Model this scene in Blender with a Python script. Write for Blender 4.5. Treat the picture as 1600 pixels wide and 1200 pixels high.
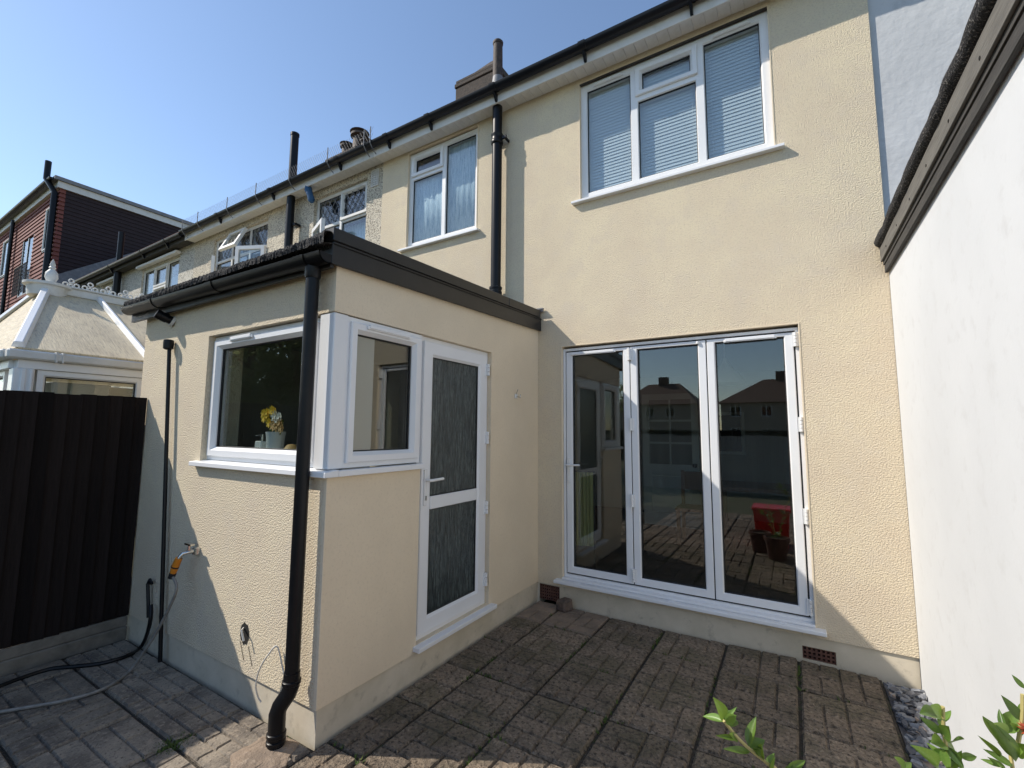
import bpy, bmesh, math, random
from mathutils import Vector, Matrix
for o in list(bpy.data.objects): bpy.data.objects.remove(o)
scene = bpy.context.scene
COL = scene.collection
rnd = random.Random(7)

# ------------------------------------------------------------------ camera
FPX = 712.565
YAW, PITCH, ROLL = math.radians(31.5402), math.radians(5.8095), math.radians(0.3899)
CAM = Vector((2.1747, -4.0474, 1.62))
_f = Vector((-math.sin(YAW)*math.cos(PITCH), math.cos(YAW)*math.cos(PITCH), math.sin(PITCH)))
_r = Vector((math.cos(YAW), math.sin(YAW), 0)); _u = _r.cross(_f)
CR = math.cos(ROLL)*_r + math.sin(ROLL)*_u
CU = -math.sin(ROLL)*_r + math.cos(ROLL)*_u
cam = bpy.data.cameras.new('camera'); camo = bpy.data.objects.new('camera', cam); COL.objects.link(camo)
cam.sensor_width = 36; cam.lens = FPX/1600*36; cam.clip_start = .05; cam.clip_end = 2000
camo.matrix_world = Matrix.Translation(CAM) @ Matrix((CR, CU, -_f)).transposed().to_4x4()
scene.camera = camo
def ray(px, py): return (px-800)/FPX*CR - (py-600)/FPX*CU + _f
def at(px, py, ax, val):                    # pixel -> point on an axis plane
    d = ray(px, py); k = 'xyz'.index(ax); return CAM + d*((val-CAM[k])/d[k])
def dist(px, py, d): return CAM + ray(px, py)*d

# ------------------------------------------------------------------ sky, sun, exposure
SUN = Vector((-1.88, -1.0, 1.94)).normalized()      # towards the sun
world = bpy.data.worlds.new('World'); scene.world = world; world.use_nodes = True
wn = world.node_tree.nodes; wl = world.node_tree.links
sky = wn.new('ShaderNodeTexSky'); sky.sky_type = 'NISHITA'; sky.sun_disc = False
sky.sun_elevation = math.asin(SUN.z); sky.sun_rotation = math.atan2(SUN.x, SUN.y)
sky.air_density = 1.0; sky.dust_density = .2; sky.ozone_density = 1.0
wl.new(sky.outputs[0], wn['Background'].inputs[0]); wn['Background'].inputs[1].default_value = .112
sl = bpy.data.lights.new('sun', 'SUN'); sl.energy = 3.05; sl.angle = math.radians(.5); sl.color = (1, .92, .81)
so = bpy.data.objects.new('sun', sl); COL.objects.link(so)
so.rotation_euler = SUN.to_track_quat('Z', 'Y').to_euler(); so.location = (-20, -12, 25)
scene.view_settings.view_transform = 'Standard'; scene.view_settings.look = 'None'
scene.view_settings.exposure = .85; scene.view_settings.gamma = 1
scene.render.engine = 'CYCLES'
scene.cycles.max_bounces = 8; scene.cycles.transparent_max_bounces = 16; scene.cycles.caustics_reflective = False

# ------------------------------------------------------------------ materials
MATS = {}
RAND = dict(slab=.22, slab_warm=.2, slab_riven=.2, fence_wood=.45, leaf=.28, leaf_dark=.3, grey_timber=.2)   # piece-to-piece variation
def mat(name, col, rough=.6, metal=0, noise=None, bump=None, spec=None, coat=0):
    """noise=(scale, colour2, lo, hi[, stretch]); bump=(scale, strength, distance[, stretch, detail])"""
    m = bpy.data.materials.new(name); m.use_nodes = True; nt = m.node_tree; N = nt.nodes; L = nt.links
    b = N['Principled BSDF']; b.inputs['Base Color'].default_value = (*col, 1)
    b.inputs['Roughness'].default_value = rough; b.inputs['Metallic'].default_value = metal
    if spec is not None: b.inputs['Specular IOR Level'].default_value = spec
    tc = N.new('ShaderNodeTexCoord')
    def src(st):
        if not st: return tc.outputs['Object']
        mp = N.new('ShaderNodeMapping'); mp.inputs['Scale'].default_value = st; L.new(tc.outputs['Object'], mp.inputs[0]); return mp.outputs[0]
    layers = noise if isinstance(noise, list) else ([noise] if noise else [])
    last = None
    for ly in layers:
        sc, c2, lo, hi = ly[:4]; st = ly[4] if len(ly) > 4 else None
        n = N.new('ShaderNodeTexNoise'); n.inputs['Scale'].default_value = sc; n.inputs['Detail'].default_value = ly[5] if len(ly) > 5 else 6; n.inputs['Roughness'].default_value = .65
        L.new(src(st), n.inputs['Vector'])
        r = N.new('ShaderNodeMapRange'); r.inputs[1].default_value = lo; r.inputs[2].default_value = hi; L.new(n.outputs[0], r.inputs[0])
        mx = N.new('ShaderNodeMix'); mx.data_type = 'RGBA'; L.new(r.outputs[0], mx.inputs[0])
        if last is None: mx.inputs[6].default_value = (*col, 1)
        else: L.new(last, mx.inputs[6])
        mx.inputs[7].default_value = (*c2, 1); last = mx.outputs[2]
    if name in RAND:
        oi = N.new('ShaderNodeObjectInfo'); mr = N.new('ShaderNodeMapRange'); mr.inputs[3].default_value = 1-RAND[name]; mr.inputs[4].default_value = 1+RAND[name]; L.new(oi.outputs['Random'], mr.inputs[0])
        hs = N.new('ShaderNodeHueSaturation'); L.new(mr.outputs[0], hs.inputs['Value']); L.new(last, hs.inputs['Color']); last = hs.outputs[0]
    if last is not None: L.new(last, b.inputs['Base Color'])
    prev = None
    for bp in (bump if isinstance(bump, list) else ([bump] if bump else [])):
        sc, stg, dst = bp[:3]; st = bp[3] if len(bp) > 3 else None
        n = N.new('ShaderNodeTexNoise'); n.inputs['Scale'].default_value = sc; n.inputs['Detail'].default_value = bp[4] if len(bp) > 4 else 3
        L.new(src(st), n.inputs['Vector'])
        bn = N.new('ShaderNodeBump'); bn.inputs['Strength'].default_value = stg; bn.inputs['Distance'].default_value = dst
        L.new(n.outputs[0], bn.inputs['Height'])
        if prev is not None: L.new(prev, bn.inputs['Normal'])
        prev = bn.outputs[0]
    if prev is not None: L.new(prev, b.inputs['Normal'])
    MATS[name] = m; return m
def glass(name, tint, r0):
    m = bpy.data.materials.new(name); m.use_nodes = True; nt = m.node_tree; N = nt.nodes; L = nt.links
    N.remove(N['Principled BSDF']); out = N['Material Output']
    lw = N.new('ShaderNodeLayerWeight'); lw.inputs[0].default_value = .5
    p = N.new('ShaderNodeMath'); p.operation = 'POWER'; p.inputs[1].default_value = 5; L.new(lw.outputs['Facing'], p.inputs[0])
    a = N.new('ShaderNodeMath'); a.operation = 'MULTIPLY_ADD'; a.inputs[1].default_value = 1-r0; a.inputs[2].default_value = r0; L.new(p.outputs[0], a.inputs[0])
    t = N.new('ShaderNodeBsdfTransparent'); t.inputs[0].default_value = (*tint, 1)
    g = N.new('ShaderNodeBsdfGlossy'); g.inputs['Roughness'].default_value = 0.0; g.inputs[0].default_value = (1, 1, 1, 1)
    mx = N.new('ShaderNodeMixShader'); L.new(a.outputs[0], mx.inputs[0]); L.new(t.outputs[0], mx.inputs[1]); L.new(g.outputs[0], mx.inputs[2])
    L.new(mx.outputs[0], out.inputs[0]); MATS[name] = m; return m

cream = (.735, .635, .455)
mat('render', cream, .9, noise=[(1.3, (.66, .555, .41), .38, .62), (4.5, (.67, .575, .435), .5, .66), (70, (.57, .475, .35), .5, .70)], bump=[(104, 1, .0075, None, 2), (12, .15, .004)])
mat('render_smooth_lifted', (.77, .655, .485), .9, noise=[(2.2, (.72, .61, .45), .35, .65), (60, (.68, .575, .425), .52, .7)], bump=[(160, .5, .0025, None, 1.5), (7, .12, .004)])  # same cream render, colour lightened to lift the shaded side wall
mat('plinth', (.63, .56, .44), .85, noise=[(4, (.54, .48, .365), .4, .65), (12, (.42, .37, .285), .58, .74)], bump=[(30, .25, .004)])
mat('pebbledash', (.68, .62, .50), .95, noise=[(3, (.55, .50, .40), .4, .7), (62, (.25, .21, .17), .51, .60, None, 1.5)], bump=[(62, 1, .015, None, 1)])
mat('pebbledash_grey', (.60, .57, .50), .95, noise=[(50, (.28, .26, .22), .52, .6, None, 1.5)], bump=[(50, 1, .015, None, 1)])
mat('white_render', (.63, .65, .67), .8, noise=[(1.1, (.595, .615, .635), .38, .62), (9, (.57, .585, .60), .54, .70)], bump=[(60, .12, .003), (3, .15, .012)])
mat('pale_render', (.56, .575, .59), .85, noise=[(2, (.50, .515, .53), .4, .6), (9, (.46, .475, .49), .55, .7)], bump=[(25, .5, .006), (5, .4, .015)])
mat('upvc', (.80, .81, .82), .32, noise=[(3, (.77, .78, .79), .4, .7)])
mat('upvc_old', (.66, .66, .64), .5, noise=[(6, (.52, .51, .47), .45, .8)])
mat('soffit_white', (.74, .73, .71), .55, noise=[(5, (.62, .60, .56), .5, .8)])
mat('gasket', (.012, .012, .013), .6)
mat('black_plastic', (.0055, .006, .0075), .36, noise=[(9, (.010, .010, .011), .5, .7)], spec=.25)
mat('gutter_navy', (.006, .0075, .013), .34, noise=[(7, (.011, .013, .018), .5, .8)], spec=.3)
mat('black_trim', (.011, .0105, .0105), .42, noise=[(5, (.017, .016, .0155), .45, .7)], bump=[(220, .15, .002)])
mat('felt', (.016, .016, .018), .95, noise=[(110, (.16, .15, .14), .56, .66, None, 2)], bump=[(110, 1, .012)])
mat('lead', (.16, .165, .18), .6, noise=[(8, (.24, .24, .25), .4, .7)])
mat('rust_pipe', (.05, .038, .032), .75, noise=[(14, (.13, .09, .065), .5, .75)], bump=[(40, .4, .006)])
mat('brick', (.15, .105, .08), .9, noise=[(20, (.075, .06, .05), .42, .62)], bump=[(60, .6, .006)])
mat('terracotta', (.13, .06, .042), .85, noise=[(25, (.09, .04, .03), .42, .65)])
mat('hole_dark', (.01, .009, .008), .95)
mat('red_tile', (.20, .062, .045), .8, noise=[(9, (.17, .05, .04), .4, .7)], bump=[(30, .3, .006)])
mat('red_tile_shaded', (.03, .018, .021), .9, noise=[(6, (.022, .014, .016), .4, .7)], bump=[(30, .3, .006)])  # dark copy of the red tile, the cheek's shade is in the colour
mat('roof_tile', (.16, .075, .05), .9, noise=[(7, (.09, .05, .04), .4, .7)])
mat('slab', (.255, .195, .138), .95, noise=[(5, (.14, .112, .083), .38, .62), (30, (.34, .27, .195), .5, .68), (2.3, (.15, .125, .075), .5, .66), (45, (.06, .047, .034), .50, .64), (170, (.50, .45, .38), .64, .71)], bump=[(30, 1, .02, None, 8), (120, 1, .006)])
mat('slab_warm', (.27, .205, .15), .95, noise=[(4, (.16, .125, .095), .4, .65), (30, (.34, .28, .22), .56, .76)], bump=[(30, 1, .012, None, 8), (120, .5, .004)])
mat('slab_riven', (.27, .23, .18), .95, noise=[(3.5, (.13, .11, .09), .4, .6), (26, (.32, .265, .205), .5, .68), (60, (.09, .075, .06), .54, .66), (150, (.46, .41, .35), .61, .69)], bump=[(13, .9, .018, (1, .28, 1), 8), (70, .8, .006)])
mat('joint_soil', (.05, .042, .032), 1, noise=[(14, (.045, .07, .02), .55, .68), (60, (.10, .085, .065), .5, .7)], bump=[(60, 1, .02)])
mat('moss', (.05, .085, .018), 1, noise=[(60, (.12, .15, .03), .45, .7)])
mat('fence_wood', (.0105, .0075, .0065), .85, noise=[(6, (.017, .0125, .0115), .4, .75, (6, 6, .5))], bump=[(30, .5, .004, (6, 6, .4))], spec=.15)
mat('concrete', (.20, .18, .15), .95, noise=[(8, (.12, .11, .09), .4, .7)], bump=[(40, .6, .006)])
mat('slate', (.17, .18, .20), .65, noise=[(9, (.30, .31, .33), .45, .7), (40, (.08, .085, .10), .55, .7)], bump=[(50, .5, .006)])
mat('slate_dark', (.07, .075, .09), .6, noise=[(12, (.14, .145, .16), .45, .7)], bump=[(50, .5, .006)])
mat('slate_rust', (.27, .21, .17), .75, noise=[(12, (.18, .17, .17), .45, .7)], bump=[(50, .5, .006)])
mat('chrome', (.62, .62, .60), .25, 1)
mat('handle_white', (.78, .78, .77), .25)
mat('orange_plastic', (.62, .22, .02), .4)
mat('hose_grey', (.24, .23, .21), .5, noise=[(30, (.15, .145, .135), .45, .7)])
mat('wire_white', (.6, .58, .53), .5)
mat('wood_grey', (.15, .143, .128), .85, noise=[(7, (.09, .086, .078), .4, .7, (6, .5, 6))], bump=[(25, .4, .004, (6, .5, 6))])
mat('wood_dark', (.042, .04, .038), .85, noise=[(9, (.07, .066, .06), .45, .7, (6, .5, 6))], bump=[(25, .4, .004, (6, .5, 6))])
mat('obscure_glass', (.026, .036, .037), .14, noise=[(16, (.10, .125, .122), .44, .66, (6, 6, .55)), (60, (.02, .027, .03), .5, .7, (3, 3, .6))], bump=[(30, .8, .010, (3, 3, .6), 3)], spec=.6)
mat('polycarb', (.82, .71, .50), .5, noise=[(3, (.66, .56, .39), .42, .66), (9, (.42, .35, .25), .5, .72, (1, 9, 1)), (34, (.36, .31, .23), .56, .74)], bump=[(14, .6, .008, (.6, 9, .6))])
mat('blind', (.72, .75, .77), .5)
mat('net', (.74, .82, .86), .9, noise=[(14, (.36, .48, .56), .42, .62, (5, 5, .4)), (50, (.78, .84, .88), .52, .66, (2.5, 2.5, .6))])
mat('curtain_pale', (.52, .58, .62), .9, noise=[(8, (.40, .46, .50), .4, .7, (6, 6, .2))])
mat('curtain_lime', (.36, .35, .15), .9, noise=[(9, (.27, .27, .11), .4, .7, (6, 6, .2))])
mat('room_wall', (.46, .44, .40), .9)
mat('room_wall_cream', (.42, .38, .30), .9)
mat('room_floor', (.06, .045, .035), .6)
mat('room_door', (.75, .75, .72), .5)
mat('wood_brown', (.18, .085, .04), .5)
mat('pale_cladding', (.74, .72, .60), .7)
mat('grey_timber', (.42, .42, .40), .9, noise=[(4, (.25, .25, .235), .4, .65, (6, 6, .3))])
mat('card', (.38, .34, .27), .8)
mat('red_plastic', (.58, .025, .018), .4)
mat('blue_rag', (.03, .10, .22), .8, bump=[(20, 1, .02)])
mat('leaf', (.10, .19, .035), .38, noise=[(14, (.17, .27, .06), .4, .7)])
mat('leaf_dark', (.045, .10, .025), .36, noise=[(14, (.09, .16, .035), .4, .7)])
mat('leaf_red', (.30, .06, .03), .45)
mat('stem', (.42, .36, .14), .6)
mat('flower_red', (.34, .06, .025), .6)
mat('flower_yellow', (.80, .52, .03), .6)
mat('flower_white', (.75, .72, .62), .6)
mat('flower_peach', (.55, .33, .12), .6)
mat('ceramic', (.66, .67, .66), .3)
mat('tree_leaf', (.10, .15, .045), .5)
mat('tree_leaf_light', (.22, .25, .10), .5)
mat('bark', (.10, .075, .05), .9)
mat('grass', (.075, .085, .04), 1, noise=[(3, (.11, .10, .06), .4, .6)])
mat('chimney_brick', (.06, .045, .036), .9, noise=[(14, (.04, .032, .027), .42, .6), (40, (.16, .14, .11), .58, .7)], bump=[(40, 1, .012)])
mat('opp_wall', (.36, .30, .24), .9); mat('opp_roof', (.13, .085, .065), .9)
glass('glass', (.84, .88, .87), .075)
glass('glass_up', (.88, .92, .93), .075)

# ------------------------------------------------------------------ helpers
def root_off(p):
    v = Vector((0, 0, 0))
    while p is not None: v += p.location; p = p.parent
    return v
class MB:
    def __init__(s): s.v = []; s.f = []
    def add(s, vs, fs):
        n = len(s.v); s.v += [Vector(x) for x in vs]; s.f += [[n+i for i in q] for q in fs]; return s
    def hexa(s, p):   # 8 points, bottom 4 then top 4
        return s.add(p, [(0, 3, 2, 1), (4, 5, 6, 7), (0, 1, 5, 4), (1, 2, 6, 5), (2, 3, 7, 6), (3, 0, 4, 7)])
    def box(s, x0, x1, y0, y1, z0, z1, fr=None):
        p = [(x0, y0, z0), (x1, y0, z0), (x1, y1, z0), (x0, y1, z0), (x0, y0, z1), (x1, y0, z1), (x1, y1, z1), (x0, y1, z1)]
        return s.hexa([fr(*q) for q in p] if fr else p)
    def ring(s, fr, u0, u1, v0, v1, prof, ins=(1, 1, 1, 1)):
        vs = []; fs = []; n = len(prof)
        for (i, w) in prof:
            l, r, b, t = [i*k for k in ins]
            vs += [fr(u0+l, v0+b, w), fr(u1-r, v0+b, w), fr(u1-r, v1-t, w), fr(u0+l, v1-t, w)]
        for k in range(n):
            a = 4*k; c = 4*((k+1) % n)
            for j in range(4): fs.append((a+j, a+(j+1) % 4, c+(j+1) % 4, c+j))
        return s.add(vs, fs)
    def tube(s, path, r, n=10, caps=True):
        path = [Vector(p) for p in path]; rs = r if isinstance(r, (list, tuple)) else [r]*len(path)
        vs = []; fs = []; prev = None
        for i, p in enumerate(path):
            t = (path[min(i+1, len(path)-1)]-path[max(i-1, 0)]).normalized()
            if prev is None:
                a = Vector((0, 0, 1)) if abs(t.z) < .9 else Vector((1, 0, 0)); x = t.cross(a).normalized()
            else: x = (prev-t*prev.dot(t)).normalized()
            prev = x; y = t.cross(x)
            for k in range(n):
                a = 2*math.pi*k/n; vs.append(p+(x*math.cos(a)+y*math.sin(a))*rs[i])
        for i in range(len(path)-1):
            for k in range(n): fs.append((i*n+k, i*n+(k+1) % n, (i+1)*n+(k+1) % n, (i+1)*n+k))
        if caps: fs.append(list(range(n))[::-1]); fs.append([(len(path)-1)*n+k for k in range(n)])
        return s.add(vs, fs)
    def lathe(s, c, prof, n=16):
        c = Vector(c); vs = []; fs = []
        for (r, z) in prof:
            for k in range(n):
                a = 2*math.pi*k/n; vs.append(c+Vector((r*math.cos(a), r*math.sin(a), z)))
        m = len(prof)
        for i in range(m-1):
            for k in range(n): fs.append((i*n+k, i*n+(k+1) % n, (i+1)*n+(k+1) % n, (i+1)*n+k))
        fs.append(list(range(n))[::-1]); fs.append([(m-1)*n+k for k in range(n)])
        return s.add(vs, fs)
    def mesh(s, name, m, off=Vector((0, 0, 0)), smooth=False, bevel=0, recalc=True):
        me = bpy.data.meshes.new(name); me.from_pydata([tuple(v-off) for v in s.v], [], s.f); me.materials.append(MATS[m])
        if recalc or bevel:
            b = bmesh.new(); b.from_mesh(me)
            if recalc: bmesh.ops.recalc_face_normals(b, faces=b.faces)
            if bevel: bmesh.ops.bevel(b, geom=b.edges[:], offset=bevel, segments=1, affect='EDGES', clamp_overlap=True)
            b.to_mesh(me); b.free()
        if smooth:
            for p in me.polygons: p.use_smooth = True
            try: me.set_sharp_from_angle(angle=math.radians(40))
            except Exception: pass
        return me
    def build(s, name, m, parent=None, label=None, kind=None, **k):
        me = s.mesh(name, m, root_off(parent), **k)
        o = bpy.data.objects.new(name, me); COL.objects.link(o); o.parent = parent
        if label: o['label'] = label
        if kind: o['kind'] = kind
        return o
def tag(o, label, cat, group=None):
    o['label'] = label; o['category'] = cat
    if group: o['group'] = group
    return o
def thing(name, label, cat, loc=(0, 0, 0), group=None):
    o = bpy.data.objects.new(name, None); COL.objects.link(o); o.location = loc; o.empty_display_size = .1
    return tag(o, label, cat, group)
def inst(name, me, parent, loc, rot=(0, 0, 0), scale=(1, 1, 1)):
    o = bpy.data.objects.new(name, me); COL.objects.link(o); o.parent = parent
    o.location = Vector(loc)-root_off(parent); o.rotation_euler = rot; o.scale = scale; return o
YF = -2.423                                   # front face of our kitchen extension
FAC = lambda u, v, w: Vector((u, -w, v))      # main facade, w outwards
FRT = lambda u, v, w: Vector((u, YF-w, v))    # extension front
SID = lambda u, v, w: Vector((w, u, v))       # extension side, u = y
def ubox(m, fr, u0, u1, v0, v1, w0, w1):
    return m.hexa([fr(u0, v0, w0), fr(u1, v0, w0), fr(u1, v0, w1), fr(u0, v0, w1), fr(u0, v1, w0), fr(u1, v1, w0), fr(u1, v1, w1), fr(u0, v1, w1)])
def wall(m, fr, u0, u1, v0, v1, w0, w1, holes):
    us = sorted({u0, u1, *[h[0] for h in holes], *[h[1] for h in holes]}); vs = sorted({v0, v1, *[h[2] for h in holes], *[h[3] for h in holes]})
    us = [x for x in us if u0 <= x <= u1]; vs = [x for x in vs if v0 <= x <= v1]
    def solid(i, j):
        if i < 0 or j < 0 or i >= len(us)-1 or j >= len(vs)-1: return False
        a = (us[i]+us[i+1])/2; b = (vs[j]+vs[j+1])/2
        return not any(h[0] < a < h[1] and h[2] < b < h[3] for h in holes)
    for i in range(len(us)-1):
        for j in range(len(vs)-1):
            if not solid(i, j): continue
            a, b, c, d = us[i], us[i+1], vs[j], vs[j+1]
            m.add([fr(a, c, w1), fr(b, c, w1), fr(b, d, w1), fr(a, d, w1)], [(0, 1, 2, 3)])
            m.add([fr(a, c, w0), fr(a, d, w0), fr(b, d, w0), fr(b, c, w0)], [(0, 1, 2, 3)])
            for (di, dj, p, q) in ((-1, 0, (a, c), (a, d)), (1, 0, (b, d), (b, c)), (0, -1, (b, c), (a, c)), (0, 1, (a, d), (b, d))):
                if not solid(i+di, j+dj):
                    m.add([fr(*p, w0), fr(*q, w0), fr(*q, w1), fr(*p, w1)], [(0, 1, 2, 3)])
    return m
def wallmesh(name, m, matn, parent, **k):
    o = m.build(name, matn, parent, recalc=False, **k)
    b = bmesh.new(); b.from_mesh(o.data); bmesh.ops.remove_doubles(b, verts=b.verts, dist=1e-5); bmesh.ops.recalc_face_normals(b, faces=b.faces); b.to_mesh(o.data); b.free()
    return o
def frame_prof(fw, w, d=.07, ch=.012): return [(0, w-d), (0, w), (fw-ch, w), (fw, w-ch), (fw, w-d)]
def window(parent, fr, u0, u1, v0, v1, rec, cells, fw=.055, upvc='upvc', gl='glass_up', label=None, vents=(), part='window'):
    """cells: (u0,u1,v0,v1,kind) kind in fixed / sash; shared edges get half-width frame"""
    m = MB(); w = -rec
    info = []
    for c in cells:
        ins = tuple(1 if abs(a-b) < 1e-4 else .55 for a, b in ((c[0], u0), (c[1], u1), (c[2], v0), (c[3], v1)))
        m.ring(fr, c[0], c[1], c[2], c[3], frame_prof(fw, w), ins); info.append(ins)
    win = m.build(part, upvc, parent, label, bevel=0)
    for c, ins in zip(cells, info):
        a, b, e, g = c[0]+fw*ins[0], c[1]-fw*ins[1], c[2]+fw*ins[2], c[3]-fw*ins[3]
        if c[4] == 'sash':
            s = .022; a, b, e, g = a-s, b+s, e-s, g+s; sw = .062
            MB().ring(fr, a, b, e, g, [(0, w+.003), (0, w+.016), (.006, w+.021), (sw-.022, w+.021), (sw, w-.006), (sw, w-.03), (.03, w-.03)]).build('sash', upvc, win)
            a, b, e, g = a+sw, b-sw, e+sw, g-sw
        MB().ring(fr, a, b, e, g, [(-.004, w-.02), (-.004, w-.012), (.007, w-.016), (.007, w-.03)]).build('gasket', 'gasket', win)
        ubox(MB(), fr, a, b, e, g, w-.034, w-.024).build('pane', gl, win)
    for (a, b, v) in vents: vent(fr, a, b, v, w+(.022 if cells[0][4] == 'sash' and len(cells) == 1 else .001), win, upvc)
    return win
def vent(fr, a, b, v, w, win, upvc='upvc'):
    m = MB(); ubox(m, fr, a, b, v, v+.022, w, w+.012); ubox(m, fr, a+.012, b-.012, v+.006, v+.03, w, w+.017)
    m.build('trickle_vent', upvc, win, bevel=.003)
def leading(win, fr, a, b, e, g, w, step=.13):
    m = MB(); k = 1.35
    def clip(p, q):
        (x0, y0), (x1, y1) = p, q; t0, t1 = 0., 1.
        for pp, qq in ((-(x1-x0), x0-a), (x1-x0, b-x0), (-(y1-y0), y0-e), (y1-y0, g-y0)):
            if abs(pp) < 1e-9:
                if qq < 0: return None
            else:
                t = qq/pp
                if pp < 0: t0 = max(t0, t)
                else: t1 = min(t1, t)
        if t1-t0 < .03: return None
        return (x0+(x1-x0)*t0, y0+(y1-y0)*t0), (x0+(x1-x0)*t1, y0+(y1-y0)*t1)
    H = g-e
    for sgn in (1, -1):
        x = a-H*1.5
        while x < b+H*1.5:
            r = clip((x, e), (x+sgn*H/k, g)) 
            if r: m.tube([fr(*r[0], w), fr(*r[1], w)], .006, 4)
            x += step
    m.build('leading', 'lead', win)
def halfround(m, p0, p1, r, out, n=8, t=.006):
    """half-round gutter from p0 to p1 (points on the gutter's rim centre)"""
    p0 = Vector(p0); p1 = Vector(p1); out = Vector(out); up = Vector((0, 0, 1))
    vs = []; fs = []
    for p in (p0, p1):
        for rr in (r, r-t):
            for k in range(n+1):
                a = math.pi*k/n; vs.append(p+out*(math.cos(a)*rr)-up*(math.sin(a)*rr))
    N = n+1
    for k in range(n):
        fs.append((k, k+1, 2*N+k+1, 2*N+k)); fs.append((N+k, 3*N+k, 3*N+k+1, N+k+1))
        fs.append((k, N+k, N+k+1, k+1)); fs.append((2*N+k, 2*N+k+1, 3*N+k+1, 3*N+k))
    fs.append((0, 2*N, 3*N, N)); fs.append((n, N+n, 3*N+n, 2*N+n))
    m.add(vs, fs)
    for p in (p0, p1):
        vs = [p]+[p+out*(math.cos(math.pi*k/n)*r)-up*(math.sin(math.pi*k/n)*r) for k in range(n+1)]
        m.add(vs, [(0, k+1, k+2) for k in range(n)])
    return m

# ================================================================== SETTING
g = MB(); g.add([(-400, -400, -.06), (400, -400, -.06), (400, 400, -.06), (-400, 400, -.06)], [(0, 1, 2, 3)])
go = g.build('ground', 'grass', recalc=False); go['kind'] = 'structure'
# patio bed with individually laid slabs
pm = MB().box(-2.33, 2.6, -6.2, YF-.004, -.055, -.022).box(.002, 2.6, YF-.003, -.004, -.055, -.022)
patio = pm.build('patio', 'joint_soil'); patio['kind'] = 'structure'
def slab_mesh(w, h, seed, matn, riven=False):
    R = random.Random(seed); m = MB(); nx = 4 if w > .3 else 2; ny = 4 if h > .3 else max(1, round(h/.115))
    m.box(-w/2, w/2, -h/2, h/2, -.03, -.012)
    used = set(); cw, chh = w/nx, h/ny
    cells = [(i, j) for j in range(ny) for i in range(nx)]
    for (i, j) in cells:
        if (i, j) in used: continue
        di = dj = 1
        if riven:
            di = min(nx-i, R.choice((1, 2, 2, 4))); dj = 1
        else:
            q = R.random()
            if q < .46 and i+1 < nx and (i+1, j) not in used: di = 2
            elif q < .84 and j+1 < ny: dj = 2
        while any((i+a, j) in used for a in range(di)): di -= 1
        for a in range(di):
            for b in range(dj): used.add((i+a, j+b))
        x0, x1 = -w/2+i*cw, -w/2+(i+di)*cw; y0, y1 = -h/2+j*chh, -h/2+(j+dj)*chh
        jg = .0026; bv = .007
        z = R.uniform(-.0015, .002); jt = lambda: R.uniform(-.002, .002)
        lo = [(x0+jg, y0+jg, -.0125), (x1-jg, y0+jg, -.0125), (x1-jg, y1-jg, -.0125), (x0+jg, y1-jg, -.0125)]
        hi = [(x0+jg+bv+jt(), y0+jg+bv+jt(), z+jt()), (x1-jg-bv+jt(), y0+jg+bv+jt(), z+jt()), (x1-jg-bv+jt(), y1-jg-bv+jt(), z+jt()), (x0+jg+bv+jt(), y1-jg-bv+jt(), z+jt())]
        m.hexa(lo+hi)
    return m.mesh('paving_slab', matn)
cache = {}
def lay(x0, x1, y0, y1, matn='slab', riven=False):
    w, h = round(x1-x0-.018, 3), round(y1-y0-.018, 3); sd = rnd.randrange(9); key = (w, h, sd, matn, riven)
    if key not in cache: cache[key] = slab_mesh(w, h, sd, matn, riven)
    sq = abs(w-h) < .012
    return inst('paving_slab', cache[key], patio, ((x0+x1)/2, (y0+y1)/2, rnd.uniform(-.004, .003)), (rnd.uniform(-.006, .006), rnd.uniform(-.006, .006), (rnd.choice((0, math.pi)))+rnd.uniform(-.006, .006)))
XS = [.012, .272, .732, 1.197, 1.665, 2.133, 2.592]
YS = [-.012, -.455, -.925, -1.39, -1.87, -2.357]
while YS[-1] > -5.8: YS.append(YS[-1]-.467)
for i in range(len(XS)-1):
    for j in range(len(YS)-1):
        warm = (j == 0 and i < 2)
        lay(XS[i], XS[i+1], YS[j+1], YS[j], 'slab_warm' if warm or (YS[j] < -2.4) else 'slab')
YL = [YF-.012, -2.80, -3.27, -3.74, -4.2]; XL_ = [-2.30, -2.03, -1.565, -1.10, -.63, -.17, .006]
for j in range(len(YL)-1):
    for i in range(len(XL_)-1): lay(XL_[i], XL_[i+1], YL[j+1], YL[j], 'slab_riven', j == 0 or (i+j) % 2 == 0)
# moss and weeds in the joints
mm = MB(); R = random.Random(3)
for k in range(900):
    c = R.random()
    if c < .55: x = R.choice(XS[1:-1])+R.gauss(0, .006); y = R.uniform(-2.4, -.1)
    elif c < .85: x = R.uniform(.02, 2.55); y = R.choice(YS[1:6])+R.gauss(0, .006)
    else: x = -.63+R.gauss(0, .035); y = -2.80+R.gauss(0, .05)
    if c < .85 and (math.sin(x*7.3+y*5.1) < .25): continue
    for b in range(3):
        a = R.uniform(0, 6.28); l = R.uniform(.006, .024); dx, dy = math.cos(a)*l, math.sin(a)*l; h = R.uniform(.004, .016)
        mm.add([(x-dy*.25, y+dx*.25, -.012), (x+dy*.25, y-dx*.25, -.012), (x+dx, y+dy, h-.004)], [(0, 1, 2)])
mm.build('joint_moss', 'moss', patio, kind='stuff', recalc=False)

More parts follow.
